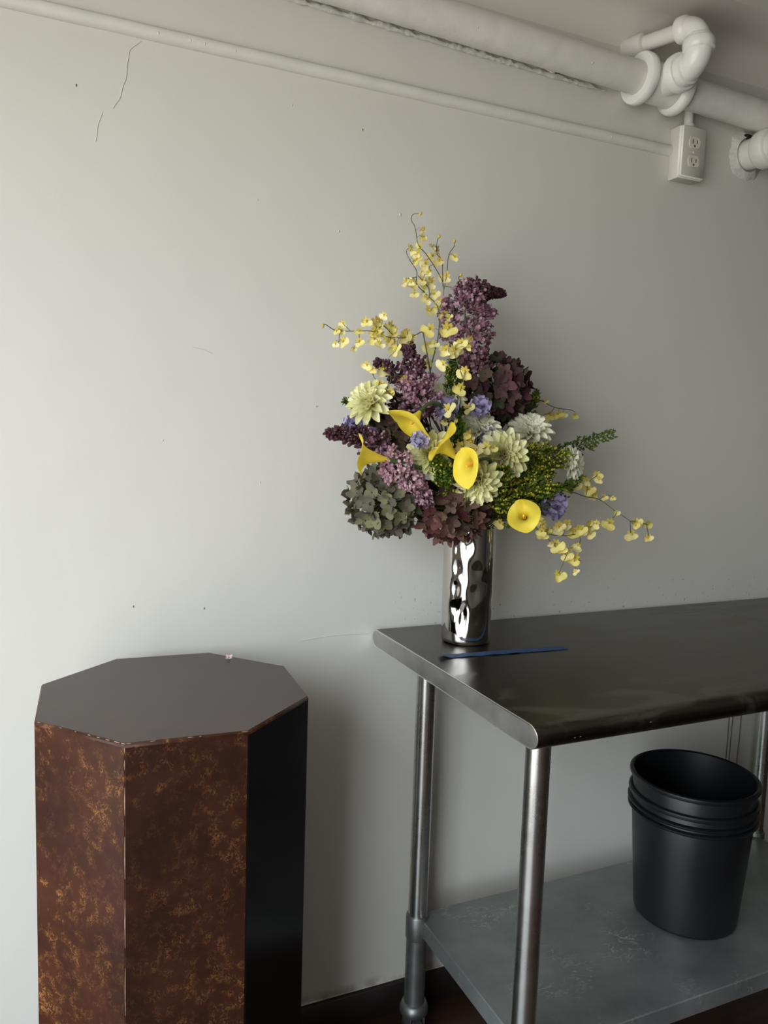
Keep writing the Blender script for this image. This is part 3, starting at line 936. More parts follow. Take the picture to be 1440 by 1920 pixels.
# ------------------------------------------------------------------ flower data (metres)
ONCIDIUM = {'top': {'stems': [[(0.69, -0.164, 1.449), (0.702, -0.162, 1.499), (0.707, -0.148, 1.55), (0.686, -0.136, 1.576), (0.659, -0.149, 1.591), (0.654, -0.157, 1.612), (0.634, -0.164, 1.631), (0.63, -0.161, 1.645), (0.637, -0.162, 1.651)], [(0.708, -0.15, 1.547), (0.718, -0.146, 1.575), (0.719, -0.138, 1.602), (0.702, -0.139, 1.626), (0.672, -0.157, 1.645), (0.652, -0.164, 1.658), (0.648, -0.157, 1.689), (0.644, -0.148, 1.704), (0.648, -0.147, 1.715), (0.659, -0.155, 1.716)], [(0.719, -0.14, 1.593), (0.719, -0.136, 1.622), (0.717, -0.137, 1.642), (0.701, -0.145, 1.651), (0.697, -0.151, 1.669), (0.7, -0.153, 1.681)], [(0.72, -0.143, 1.587), (0.728, -0.138, 1.622), (0.731, -0.136, 1.653), (0.742, -0.136, 1.671), (0.741, -0.137, 1.681)], [(0.694, -0.136, 1.574), (0.688, -0.138, 1.59), (0.66, -0.152, 1.605)], [(0.656, -0.153, 1.602), (0.634, -0.161, 1.595)], [(0.754, -0.163, 1.587), (0.746, -0.153, 1.608), (0.75, -0.153, 1.617)]], 'florets': [(0.659, -0.155, 1.716, 0.0), (0.661, -0.164, 1.684, 0.7), (0.661, -0.164, 1.67, 0.7), (0.657, -0.163, 1.653, 0.8), (0.637, -0.162, 1.649, 0.0), (0.65, -0.163, 1.64, 1.0), (0.65, -0.162, 1.628, 1.0), (0.684, -0.155, 1.658, 0.8), (0.702, -0.145, 1.656, 1.0), (0.7, -0.153, 1.681, 0.0), (0.742, -0.137, 1.681, 0.0), (0.744, -0.138, 1.65, 0.8), (0.71, -0.139, 1.638, 1.1), (0.676, -0.15, 1.627, 1.1), (0.685, -0.144, 1.617, 1.0), (0.694, -0.137, 1.598, 1.25), (0.726, -0.139, 1.61, 1.25), (0.631, -0.161, 1.588, 1.0), (0.649, -0.153, 1.588, 1.0), (0.656, -0.146, 1.571, 0.8), (0.672, -0.145, 1.597, 0.9), (0.702, -0.137, 1.576, 1.0), (0.688, -0.136, 1.566, 1.0), (0.692, -0.14, 1.544, 1.25), (0.715, -0.159, 1.537, 1.0), (0.689, -0.151, 1.508, 1.4), (0.686, -0.161, 1.475, 1.4), (0.75, -0.153, 1.616, 0.0), (0.752, -0.16, 1.599, 0.8), (0.759, -0.161, 1.608, 0.0), (0.712, -0.147, 1.562, 0.9), (0.68, -0.164, 1.444, 0.9), (0.717, -0.155, 1.443, 0.9)]}, 'left': {'stems': [[(0.68, -0.165, 1.454), (0.677, -0.154, 1.489), (0.675, -0.147, 1.504), (0.657, -0.145, 1.495), (0.619, -0.154, 1.489), (0.583, -0.178, 1.504), (0.568, -0.183, 1.499), (0.555, -0.186, 1.507), (0.546, -0.184, 1.507)], [(0.619, -0.154, 1.489), (0.594, -0.167, 1.487), (0.555, -0.187, 1.492), (0.518, -0.178, 1.49), (0.492, -0.172, 1.49), (0.47, -0.182, 1.497), (0.463, -0.186, 1.494)], [(0.518, -0.178, 1.49), (0.507, -0.171, 1.502)], [(0.5, -0.172, 1.489), (0.497, -0.176, 1.469)], [(0.532, -0.184, 1.491), (0.531, -0.189, 1.471)], [(0.565, -0.184, 1.492), (0.561, -0.184, 1.478)]], 'florets': [(0.463, -0.186, 1.494, 0.0), (0.506, -0.171, 1.501, 0.7), (0.5, -0.172, 1.488, 0.9), (0.504, -0.179, 1.469, 1.0), (0.532, -0.185, 1.488, 0.8), (0.531, -0.189, 1.47, 0.9), (0.546, -0.184, 1.507, 1.0), (0.567, -0.184, 1.509, 1.25), (0.563, -0.184, 1.492, 1.1), (0.561, -0.184, 1.478, 1.1), (0.601, -0.167, 1.505, 1.1), (0.611, -0.16, 1.498, 1.1), (0.604, -0.16, 1.482, 1.0), (0.637, -0.147, 1.49, 1.2), (0.622, -0.15, 1.467, 1.3), (0.653, -0.146, 1.488, 1.1), (0.577, -0.178, 1.489, 0.9)]}, 'sidesprig': {'stems': [[(0.655, -0.199, 1.344), (0.636, -0.188, 1.364), (0.608, -0.204, 1.373), (0.582, -0.214, 1.383), (0.571, -0.197, 1.397), (0.562, -0.186, 1.412)], [(0.577, -0.21, 1.387), (0.587, -0.206, 1.413), (0.578, -0.19, 1.424)]], 'florets': [(0.544, -0.196, 1.43, 0.9), (0.578, -0.19, 1.424, 1.3), (0.571, -0.197, 1.397, 1.1), (0.582, -0.213, 1.385, 0.9), (0.614, -0.211, 1.409, 1.2), (0.601, -0.192, 1.461, 1.1)]}, 'front': {'stems': [[(0.704, -0.262, 1.248), (0.712, -0.237, 1.333), (0.708, -0.244, 1.362), (0.705, -0.256, 1.396), (0.704, -0.26, 1.41), (0.691, -0.244, 1.462)], [(0.708, -0.244, 1.362), (0.73, -0.236, 1.362)], [(0.711, -0.239, 1.346), (0.676, -0.26, 1.357)], [(0.707, -0.25, 1.379), (0.7, -0.258, 1.395)], [(0.704, -0.259, 1.404), (0.705, -0.263, 1.424)]], 'florets': [(0.677, -0.236, 1.462, 1.1), (0.691, -0.244, 1.462, 1.1), (0.673, -0.24, 1.436, 1.1), (0.705, -0.263, 1.424, 1.35), (0.7, -0.258, 1.395, 1.2), (0.676, -0.26, 1.357, 1.3), (0.73, -0.236, 1.362, 1.1), (0.693, -0.244, 1.333, 1.0), (0.703, -0.249, 1.476, 1.0)]}, 'heart': {'stems': [[(0.69, -0.311, 1.209), (0.686, -0.324, 1.272), (0.691, -0.323, 1.286)], [(0.686, -0.324, 1.272), (0.714, -0.314, 1.263)], [(0.691, -0.323, 1.286), (0.722, -0.318, 1.293)], [(0.691, -0.323, 1.286), (0.68, -0.305, 1.295)]], 'florets': [(0.691, -0.317, 1.3, 1.2), (0.679, -0.321, 1.271, 1.4), (0.714, -0.314, 1.263, 1.2), (0.722, -0.318, 1.293, 1.2), (0.678, -0.304, 1.293, 1.1), (0.697, -0.324, 1.286, 1.1), (0.692, -0.31, 1.312, 1.0), (0.716, -0.308, 1.246, 1.0)]}, 'face': {'stems': [[(0.729, -0.197, 1.432), (0.694, -0.221, 1.479), (0.688, -0.224, 1.502)], [(0.726, -0.201, 1.452), (0.748, -0.201, 1.489)]], 'florets': [(0.688, -0.224, 1.502, 1.5), (0.748, -0.201, 1.489, 1.0), (0.689, -0.22, 1.466, 1.1), (0.71, -0.212, 1.467, 1.1)]}, 'rightup': {'stems': [[(0.916, -0.073, 1.315), (0.943, -0.072, 1.366), (0.968, -0.077, 1.396), (0.988, -0.091, 1.392), (1.03, -0.088, 1.378), (1.093, -0.067, 1.374), (1.103, -0.066, 1.363)], [(1.03, -0.088, 1.378), (1.018, -0.089, 1.366), (1.0, -0.093, 1.362)], [(0.988, -0.091, 1.392), (0.998, -0.094, 1.39)]], 'florets': [(1.101, -0.066, 1.361, 0.8), (1.045, -0.08, 1.362, 1.1), (1.02, -0.088, 1.359, 1.0), (1.002, -0.094, 1.389, 0.6), (1.003, -0.09, 1.347, 0.8), (1.066, -0.072, 1.362, 0.8)]}, 'rightlong': {'stems': [[(0.829, -0.18, 1.143), (0.905, -0.167, 1.186), (0.965, -0.182, 1.208), (0.999, -0.201, 1.205), (1.046, -0.189, 1.194), (1.09, -0.179, 1.187), (1.117, -0.195, 1.166), (1.148, -0.211, 1.144), (1.168, -0.205, 1.132)], [(1.09, -0.179, 1.187), (1.104, -0.18, 1.195), (1.119, -0.185, 1.194)], [(1.116, -0.196, 1.165), (1.118, -0.201, 1.159), (1.105, -0.197, 1.14)], [(1.148, -0.211, 1.144), (1.157, -0.205, 1.118)], [(1.153, -0.21, 1.144), (1.213, -0.194, 1.133)], [(1.208, -0.195, 1.132), (1.222, -0.189, 1.108)], [(1.046, -0.189, 1.194), (1.047, -0.195, 1.224), (1.07, -0.191, 1.238)]], 'florets': [(1.005, -0.202, 1.22, 1.3), (1.041, -0.197, 1.227, 1.1), (1.07, -0.191, 1.238, 1.1), (1.078, -0.186, 1.223, 0.0), (1.052, -0.19, 1.207, 1.2), (1.073, -0.182, 1.195, 1.2), (1.101, -0.179, 1.19, 0.8), (1.119, -0.187, 1.189, 0.6), (1.118, -0.201, 1.159, 0.7), (1.105, -0.198, 1.137, 1.35), (1.169, -0.206, 1.139, 1.1), (1.159, -0.204, 1.113, 1.3), (1.213, -0.194, 1.133, 1.1), (1.223, -0.188, 1.104, 0.9)]}, 'hanging': {'stems': [[(0.776, -0.26, 1.154), (0.807, -0.25, 1.165), (0.853, -0.236, 1.158), (0.878, -0.251, 1.142), (0.894, -0.263, 1.132), (0.939, -0.254, 1.124), (0.995, -0.237, 1.125), (1.027, -0.237, 1.138)], [(0.894, -0.263, 1.132), (0.915, -0.259, 1.111), (0.969, -0.237, 1.082), (0.991, -0.238, 1.076)], [(0.969, -0.237, 1.082), (0.957, -0.236, 1.053), (0.952, -0.236, 1.044)], [(0.995, -0.237, 1.125), (1.002, -0.236, 1.111), (0.996, -0.236, 1.099)], [(0.989, -0.238, 1.073), (0.988, -0.244, 1.05)]], 'florets': [(0.802, -0.249, 1.149, 1.0), (0.885, -0.25, 1.156, 1.0), (0.892, -0.26, 1.146, 1.0), (0.892, -0.264, 1.128, 1.1), (0.926, -0.261, 1.14, 1.4), (0.952, -0.254, 1.146, 1.2), (0.981, -0.241, 1.129, 1.4), (0.998, -0.237, 1.131, 1.2), (1.02, -0.237, 1.132, 1.0), (1.029, -0.237, 1.141, 1.2), (1.023, -0.239, 1.121, 0.9), (0.931, -0.253, 1.104, 1.4), (0.912, -0.26, 1.108, 0.7), (0.996, -0.236, 1.096, 1.0), (0.969, -0.237, 1.082, 1.2), (0.989, -0.238, 1.073, 1.35), (0.953, -0.236, 1.041, 1.3), (0.987, -0.245, 1.047, 0.7)]}}
HYDRANGEA = [((0.837, -0.15, 1.405), 0.069), ((0.586, -0.2, 1.189), 0.066), ((0.707, -0.235, 1.177), 0.064), ((0.623, -0.18, 1.31), 0.048)]
LILAC = [([(0.785, -0.16, 1.443), (0.767, -0.17, 1.491), (0.753, -0.17, 1.54), (0.766, -0.17, 1.579), (0.804, -0.165, 1.587), (0.84, -0.16, 1.59)], 0.05, 0), ([(0.665, -0.2, 1.336), (0.642, -0.215, 1.383), (0.632, -0.21, 1.426), (0.621, -0.2, 1.469)], 0.037, 0), ([(0.635, -0.2, 1.388), (0.603, -0.19, 1.421), (0.568, -0.18, 1.438)], 0.022, 2), ([(0.595, -0.19, 1.29), (0.549, -0.2, 1.299), (0.513, -0.2, 1.308), (0.471, -0.2, 1.309)], 0.026, 2), ([(0.551, -0.258, 1.267), (0.571, -0.272, 1.259), (0.602, -0.28, 1.232), (0.64, -0.275, 1.188)], 0.032, 1), ([(0.64, -0.16, 1.335), (0.625, -0.155, 1.369), (0.608, -0.15, 1.389)], 0.02, 2)]
DAHLIA = [((0.556, -0.19, 1.364),), ((0.891, -0.2, 1.321),), ((0.789, -0.27, 1.28),), ((0.716, -0.3, 1.235),), ((0.99, -0.2, 1.257),), ((0.711, -0.19, 1.379),), ((0.638, -0.27, 1.278),), ((0.767, -0.22, 1.324),)]
SWEETPEA = [((0.687, -0.235, 1.356),), ((0.755, -0.235, 1.363),), ((0.606, -0.29, 1.298),), ((0.929, -0.235, 1.181),), ((0.535, -0.16, 1.322),), ((0.776, -0.235, 1.307),), ((0.572, -0.17, 1.306),)]
CALLA = [([(0.616, -0.268, 1.351), (0.592, -0.278, 1.325)],), ([(0.55, -0.288, 1.268), (0.483, -0.282, 1.278)],), ([(0.665, -0.318, 1.273), (0.615, -0.322, 1.316)],), ([(0.684, -0.35, 1.27), (0.63, -0.37, 1.252)],), ([(0.816, -0.31, 1.167), (0.781, -0.35, 1.183)],)]
GOLDENROD = [([(0.787, -0.2, 1.167), (0.794, -0.24, 1.241), (0.839, -0.25, 1.282), (0.88, -0.25, 1.295)], 0.04), ([(0.794, -0.2, 1.161), (0.825, -0.24, 1.216), (0.89, -0.24, 1.242), (0.972, -0.22, 1.284)], 0.046), ([(0.781, -0.22, 1.164), (0.796, -0.26, 1.188), (0.859, -0.27, 1.219), (0.935, -0.25, 1.217)], 0.044), ([(0.81, -0.16, 1.183), (0.867, -0.16, 1.279), (0.914, -0.15, 1.355), (0.945, -0.14, 1.402)], 0.03), ([(0.817, -0.15, 1.172), (0.94, -0.15, 1.247), (1.038, -0.15, 1.293), (1.148, -0.14, 1.327)], 0.036), ([(0.752, -0.24, 1.171), (0.754, -0.28, 1.2), (0.763, -0.3, 1.236), (0.773, -0.3, 1.255)], 0.036), ([(0.752, -0.2, 1.167), (0.715, -0.24, 1.27), (0.705, -0.245, 1.328), (0.699, -0.24, 1.366)], 0.028), ([(0.768, -0.16, 1.184), (0.727, -0.19, 1.328), (0.712, -0.2, 1.407), (0.715, -0.2, 1.456)], 0.027), ([(0.706, -0.22, 1.17), (0.66, -0.29, 1.225), (0.646, -0.3, 1.254), (0.632, -0.3, 1.27)], 0.028), ([(0.769, -0.15, 1.161), (0.63, -0.14, 1.274), (0.564, -0.16, 1.342), (0.519, -0.16, 1.368)], 0.016), ([(0.788, -0.2, 1.151), (0.823, -0.21, 1.162), (0.853, -0.22, 1.178), (0.915, -0.21, 1.182)], 0.036), ([(0.797, -0.2, 1.167), (0.838, -0.23, 1.205), (0.881, -0.235, 1.252), (0.919, -0.23, 1.293)], 0.042), ([(0.8, -0.2, 1.161), (0.87, -0.23, 1.184), (0.937, -0.23, 1.205), (1.008, -0.22, 1.236)], 0.036)]


TOCAM = (CAM - Vector((0.8, -0.15, 1.3))).normalized()
FR = random.Random(21)


def vase_root(head, spread=0.030):
    """foot of a stem in the vase and the point where it leaves the mouth, on the head's side"""
    d = Vector((head[0] - VC.x, head[1] - VC.y, 0))
    if d.length > 1e-4: d.normalize()
    s = spread * FR.uniform(0.55, 1.0)
    foot = VC + Vector((-d.x * s * 0.8 + FR.uniform(-.008, .008), -d.y * s * 0.8 + FR.uniform(-.008, .008), 0.022))
    mouth = MOUTH + Vector((d.x * s, d.y * s, -0.012))
    return foot, mouth


def stem_path(head, arrive=None, n=7):
    foot, mouth = vase_root(head)
    H = Vector(head)
    if arrive is None:
        mid = mouth.lerp(H, 0.55) + Vector((0, 0, 0.02))
        return [foot, mouth] + spline([mouth, mid, H], n)[1:], foot
    A = Vector(arrive).normalized()
    L = (H - mouth).length
    p2 = H - A * L * 0.40
    out = [foot]
    for i in range(n * 2 + 1):
        t = i / (n * 2)
        p1 = mouth + (mouth - foot).normalized() * L * 0.30
        out.append(mouth * (1 - t) ** 3 + p1 * 3 * t * (1 - t) ** 2 + p2 * 3 * t * t * (1 - t) + H * t ** 3)
    return out, foot


def leaf_mesh(L, Wd, name='leaf', curl=0.25):
    m = MB()

    def f(u, v):
        w = Wd * (sin(pi * v ** 0.75) ** 0.9) * 0.5
        x = (u - 0.5) * 2 * w
        return (x, L * v, -curl * L * v * v + abs(u - 0.5) * 0.5 * w + 0.02 * L * sin(v * 14) * (u - .5))
    m.grid(f, 4, 8)
    return m.mesh(name, M_LEAF)


LEAVES = [leaf_mesh(0.055, 0.026), leaf_mesh(0.07, 0.034, 'leaf', 0.4), leaf_mesh(0.045, 0.02, 'leaf', 0.15)]


def put_leaf(parent, base, p, out, k):
    z = Vector((out[0], out[1], out[2]))
    y = z.normalized()
    n_ = Vector((0, 0, 1)) + Vector((FR.uniform(-.5, .5), FR.uniform(-.6, .1), FR.uniform(-.3, .3)))
    x = y.cross(n_).normalized()
    zz = x.cross(y)
    P = Vector(p) - Vector(base)
    M = Matrix(((x.x, y.x, zz.x, P.x), (x.y, y.y, zz.y, P.y), (x.z, y.z, zz.z, P.z), (0, 0, 0, 1)))
    link('leaf', LEAVES[k % 3], parent, M)


# --- hydrangeas
def floret4(seed, mat):
    r = random.Random(seed)
    m = MB()
    for k in range(4):
        a = k * pi / 2 + r.uniform(-0.2, 0.2)
        L, Wd, cup = r.uniform(0.0125, 0.0165), r.uniform(0.0125, 0.0165), r.uniform(0.15, 1.15)
        tw = r.uniform(-0.4, 0.4)
        Mz = Matrix.Rotation(a, 4, 'Z')

        def f(u, v):
            w = Wd * 0.5 * sin(pi * (0.10 + 0.86 * v ** 0.8)) ** 0.55
            x = (u - 0.5) * 2 * w
            return (0.0012 + L * v, x, L * cup * v ** 1.6 * 0.8 + x * tw * v + 7 * x * x * (1 if cup < .5 else 2) + 0.0012 * sin(9 * v + seed + 4 * u))
        m.grid(f, 3, 3, M=Mz)
    m.ball((0, 0, 0.001), 0.0013, 6, 4)
    return m.mesh('floret', mat)


HLAB = ['round purple brown hydrangea head at the upper right of the bouquet', 'grey green hydrangea head hanging at the lower left of the bouquet',
        'burgundy hydrangea head at the bottom of the bouquet over the vase rim', 'small olive brown hydrangea head between the yellow calla lilies']
for hi, (c, R_) in enumerate(HYDRANGEA):
    C = Vector(c)
    path, foot = stem_path(C)
    t = thing('hydrangea', HLAB[hi], 'flower', foot, 'hydrangeas in the vase')
    MB().tube(rel(path, foot), 0.0026, 8).build('stem', M_STEM, t)
    me = [floret4(hi * 10 + k, M_HYD[hi]) for k in range(7)]
    N = int(112 * (R_ / 0.068) ** 2)
    ped_m = MB()
    for k in range(N):
        z = 1 - 2 * (k + 0.5) / N
        a = k * 2.399963 + FR.uniform(-.12, .12)
        s = sqrt(1 - z * z)
        d = Vector((s * cos(a), s * sin(a), z * 0.9))
        wob = 1 + 0.07 * noise.noise(d * 2.3 + Vector((hi * 7, 0, 0)))
        p = C + d * R_ * wob * FR.uniform(0.90, 1.02)
        nrm = (d + Vector((FR.uniform(-.55, .55), FR.uniform(-.55, .55), FR.uniform(-.55, .55)))).normalized()
        M = frame(nrm, (FR.uniform(-1, 1), FR.uniform(-1, 1), FR.uniform(-1, 1)), p - foot, FR.uniform(0.85, 1.2))
        link('floret', me[k % 7], t, M)
        ped_m.tube([C - foot, C + d * R_ * 0.5 - foot, p - foot], 0.0009, 3, cap=False)
    pm = ped_m.build('pedicels', M_STEM, t)
    pm['kind'] = 'stuff'
    dm = (MOUTH - C).normalized()
    for k in range(3):
        o_ = (Vector((0.80, -0.14, 1.27)) - C).normalized() * 0.9 + Vector((FR.uniform(-.5, .5), FR.uniform(-.3, .6), FR.uniform(-.5, .5)))
        put_leaf(t, foot, C + dm * R_ * 0.85, o_, k)

# --- lilacs
LLAB = ['tall dusky purple lilac panicle rising at the top of the bouquet, its tip bent right', 'mauve lilac panicle standing left of the bouquet centre', 'small dark lilac tip leaning left below the left orchid spray',
        'dark purple lilac panicle sticking out at the far left of the bouquet', 'pinkish lilac panicle drooping over the lower hydrangeas', 'short dark lilac sprig behind the upper left cream dahlia']


def lilac_floret(m, M, r, mi, op):
    if op:
        for k in range(4):
            a = k * pi / 2
            c_, s_ = cos(a), sin(a)
            pts = [(0.0004, 0.0006, 0), (0.0004, -0.0006, 0), (0.0026, -0.0022, 0.0010), (0.0044, -0.0013, 0.0020), (0.0044, 0.0013, 0.0020), (0.0026, 0.0022, 0.0010)]
            m.add([M @ Vector((r * (x * c_ - y * s_), r * (x * s_ + y * c_), r * z)) for (x, y, z) in pts], [(0, 1, 2, 3, 4, 5)], mi)
        m.tube([M @ Vector((0, 0, -0.007 * r)), M @ Vector((0, 0, 0.0002))], [0.0006 * r, 0.0011 * r], 4, mi, False)
    else:
        m.ball(M @ Vector((0, 0, 0)), 0.0026 * r, 6, 4, mi, sc=(1, 1, 1.25), M=M.to_3x3())
        m.tube([M @ Vector((0, 0, -0.006 * r)), M @ Vector((0, 0, -0.001))], 0.0006 * r, 3, mi, False)


for li, (pts, R_, kind) in enumerate(LILAC):
    ax_ = spline(pts, 8)
    arrive = (ax_[1] - ax_[0])
    path, foot = stem_path(ax_[0], arrive)
    t = thing('lilac', LLAB[li], 'flower', foot, 'lilacs in the vase')
    MB().tube(rel(path + ax_[1:], foot), [0.0024] * len(path) + [0.0022 - 0.0016 * k / (len(ax_) - 1) for k in range(1, len(ax_))], 7).build('stem', M_STEMB, t)
    fo, bu, br = MB(), MB(), MB()
    Ltot = sum((ax_[i + 1] - ax_[i]).length for i in range(len(ax_) - 1))
    N = int(5200 * Ltot * R_ / 0.04 * 0.85)
    for k in range(N):
        u = FR.random() ** 0.9
        fi = u * (len(ax_) - 1)
        i = min(int(fi), len(ax_) - 2)
        p = ax_[i].lerp(ax_[i + 1], fi - i)
        tg = (ax_[i + 1] - ax_[i]).normalized()
        prof_r = R_ * (min(1, 0.6 + 2.2 * u)) * (1 - (max(0, u - 0.35) / 0.65) ** 1.4 * 0.75) * (0.86 + 0.26 * sin(u * 26 + li))
        if li == 0:
            prof_r = R_ * (0.30 + 0.75 * sin(pi * (0.14 + 0.78 * u)) ** 1.2) * (1 if u < 0.46 else max(0.26, 1 - (u - 0.46) * 2.1))
        a = FR.uniform(0, 2 * pi)
        o1 = tg.orthogonal().normalized()
        o2 = tg.cross(o1)
        rd = (cos(a) * o1 + sin(a) * o2)
        lump = 1 + 0.28 * noise.noise(Vector((cos(a) * 1.6, sin(a) * 1.6, u * 7 + li * 3)))
        q = p + rd * prof_r * lump * sqrt(FR.uniform(0.35, 1.0)) + tg * FR.uniform(-.003, .006)
        if q.y > -0.006: q.y = -0.006
        nr = (rd + tg * 0.45 + Vector((FR.uniform(-.4, .4), FR.uniform(-.4, .4), FR.uniform(-.4, .4)))).normalized()
        M = frame(nr, (FR.uniform(-1, 1), FR.uniform(-1, 1), FR.uniform(-1, 1)), q - foot)
        darkness = u * 1.1 + (0.45 if kind == 2 else (-0.25 if kind == 1 else 0.05)) + FR.uniform(-.2, .2)
        if darkness > 0.78:
            lilac_floret(bu, M, FR.uniform(0.9, 1.35), 0, FR.random() < 0.15)
        else:
            mi = (0 if FR.random() < 0.5 else 1) if kind != 1 else (0 if FR.random() < 0.55 else 2)
            lilac_floret(fo, M, FR.uniform(1.0, 1.35), mi, FR.random() < 0.55)
        if k % 9 == 0:
            br.tube([p - foot, p.lerp(q, 0.55) + tg * 0.004 - foot, q - foot], 0.0007, 3, cap=False)
    if fo.v: tag(fo.build('florets', [M_LIL[0], M_LIL[1], M_LIL[3]], t), kind='stuff')
    if bu.v: tag(bu.build('buds', [M_LIL[2]], t), kind='stuff')
    tag(br.build('branchlets', M_STEMB, t), kind='stuff')
    for k in range(2):
        put_leaf(t, foot, path[-5], (Vector((0.80, -0.14, 1.27)) - path[-5]).normalized() * 0.8 + Vector((FR.uniform(-.5, .5), FR.uniform(-.3, .5), FR.uniform(-.5, .5))), k + li)

# --- dahlias
DLAB = ['cream yellow dahlia at the upper left edge of the bouquet', 'white dahlia facing up on the right, above the other dahlias', 'open cream yellow dahlia facing forward right of centre',
        'cream yellow dahlia nodding low over the burgundy hydrangea', 'white dahlia turned sideways at the right edge of the goldenrod', 'pale dahlia half hidden behind lavender petals in the upper middle',
        'pale cream dahlia half hidden below the central calla lily', 'greenish white dahlia half hidden under the round purple hydrangea']
DAHF = [((-.75, -.55, .45), .0375, 0), ((-.25, -.62, .78), .039, 1), ((-.35, -.9, .15), .040, 0), ((-.45, -.85, -.25), .038, 0), ((.55, -.8, .15), .036, 1), ((-.3, -.75, .6), .030, 1), ((-.6, -.75, .1), .036, 0), ((-.2, -.6, .8), .034, 1)]


def dahlia_petal(L, Wd, cup, mat):
    m = MB()

    def f(u, v):
        w = Wd * 0.5 * min(1, 0.35 + 1.3 * v) * (1 if v < 0.6 else sqrt(max(0.02, 1 - ((v - 0.6) / 0.42) ** 2)))
        x = (u - 0.5) * 2
        return (L * v, x * w, cup * w * x * x * 1.2 + 0.10 * L * v * v - 0.07 * L * v)
    m.grid(f, 4, 6)
    return m.mesh('petal', mat)


for di, (c,) in enumerate(DAHLIA):
    C = Vector(c)
    fdir, R_, mk = DAHF[di]
    R_ *= 1.16
    fdir = Vector(fdir).normalized()
    path, foot = stem_path(C - fdir * 0.012, fdir)
    t = thing('dahlia', DLAB[di], 'flower', foot, 'dahlias in the vase')
    MB().tube(rel(path, foot), 0.0022, 7).build('stem', M_STEM, t)
    MB().ball(C - fdir * 0.008 - foot, 0.008, 10, 6, sc=(1, 1, 0.8)).build('calyx', M_STEM, t)
    rings = [(13, 2, 1.0, 0.011), (13, 20, 0.93, 0.0105), (12, 38, 0.80, 0.010), (10, 54, 0.62, 0.0085), (8, 68, 0.46, 0.007), (5, 80, 0.36, 0.006)]
    Mf = frame(fdir, (0.3, 0.2, 1))
    for ri, (np2, el, ls, w) in enumerate(rings):
        me = dahlia_petal(R_ * ls, w * 1.22 * R_ / 0.036, 0.85 + 0.1 * ri, M_DAH[mk])
        for k in range(np2):
            a = 2 * pi * (k + 0.5 * (ri % 2)) / np2 + FR.uniform(-.1, .1)
            e = radians(el + FR.uniform(-7, 7))
            M = Matrix.Translation(C - foot) @ Mf.to_3x3().to_4x4() @ Matrix.Rotation(a, 4, 'Z') @ Matrix.Translation((0.0035, 0, 0.0006 * ri)) @ Matrix.Rotation(-e, 4, 'Y')
            link('petal', me, t, M @ Matrix.Scale(FR.uniform(0.92, 1.06), 4))

# --- calla lilies
CLAB = ['arched yellow calla lily highest in the bouquet', 'yellow calla lily farthest left, above the grey green hydrangea', 'yellow calla lily folded over at the centre of the bouquet',
        'small yellow calla lily at the front above the nodding dahlia', 'open yellow calla lily low on the right beside the vase rim']
# tip side direction (the pointed lip), opening scale
CTIP = [(0.35, -0.2, -1.0), (-0.2, -0.3, -1.0), (0.5, -0.3, -1.0), (-0.4, -0.3, -0.8), (0.0, -0.5, -1.0)]
CTIP = [(-.2, -.8, .3), (-.3, -.8, .4), (-.2, -.8, .5), (-.6, -.3, -.6), (0.0, -0.5, -1)]


def spathe(L, Wd, asym, tip, wave=0.35):
    m = MB()

    def f(u, v):
        ph = (u - 0.5) * 2            # -1..1 round the funnel, 0 = the pointed side
        a = ph * pi * 1.10
        back = 0.5 + 0.5 * cos(min(pi, abs(ph) * pi))    # 1 on the tip side, 0 at the overlap
        Lz = L * (1 - asym + asym * back)
        fl = max(0, v - 0.5) / 0.5
        r = 0.0036 + Wd * 0.36 * (v ** 1.25) * (1 + 0.08 * ph) + Wd * 0.30 * fl ** 2.0
        z = Lz * v - L * 0.16 * fl ** 2.6 * (1 + wave * sin(3 * a + 1))
        tipf = max(0, 1 - abs(ph) / 0.22) ** 1.5 * max(0, v - 0.7) / 0.3
        r += tipf * Wd * 0.16 * tip
        return (r * cos(a), r * sin(a), z + tipf * L * 0.05 * tip)
    m.grid(f, 40, 20)
    return m.mesh('spathe', M_CALLA)


CSH = [(0.056, 0.064, 0.50, 0.5, 0.5), (0.074, 0.047, 0.35, 0.6, 0.4), (0.066, 0.050, 0.42, 0.7, 0.4), (0.046, 0.040, 0.50, 1.0, 0.3), (0.043, 0.041, 0.55, 0.5, 1.0)]
for ci, (pts,) in enumerate(CALLA):
    B, Tp = Vector(pts[0]), Vector(pts[1])
    axd = (Tp - B)
    L = axd.length
    axd.normalize()
    path, foot = stem_path(B, axd)
    t = thing('calla_lily', CLAB[ci], 'flower', foot, 'calla lilies in the vase')
    nst = len(path)
    MB().tube(rel(path, foot), [0.0034] * (nst - 1) + [0.0042], 9).build('stem', M_STEM, t)
    L = CSH[ci][0]
    M = frame(axd, CTIP[ci], B - foot)
    link('spathe', spathe(*CSH[ci]), t, M)
    MB().tube([M @ Vector((0, 0, 0.002)), M @ Vector((0, 0, L * 0.3)), M @ Vector((0, 0, L * 0.55))], [0.003, 0.0036, 0.002], 8).build('spadix', M_SPADIX, t)

# --- sweet peas
SLAB = ['lavender sweet pea in the middle under the mauve lilac', 'lavender sweet pea tucked under the round purple hydrangea', 'lavender sweet pea between the two highest calla lilies', 'large lavender sweet pea low on the right of the goldenrod',
        'lavender sweet pea at the far left behind the dark lilac', 'lavender sweet pea behind the forward facing dahlia', 'lavender sweet pea left of the olive brown hydrangea']


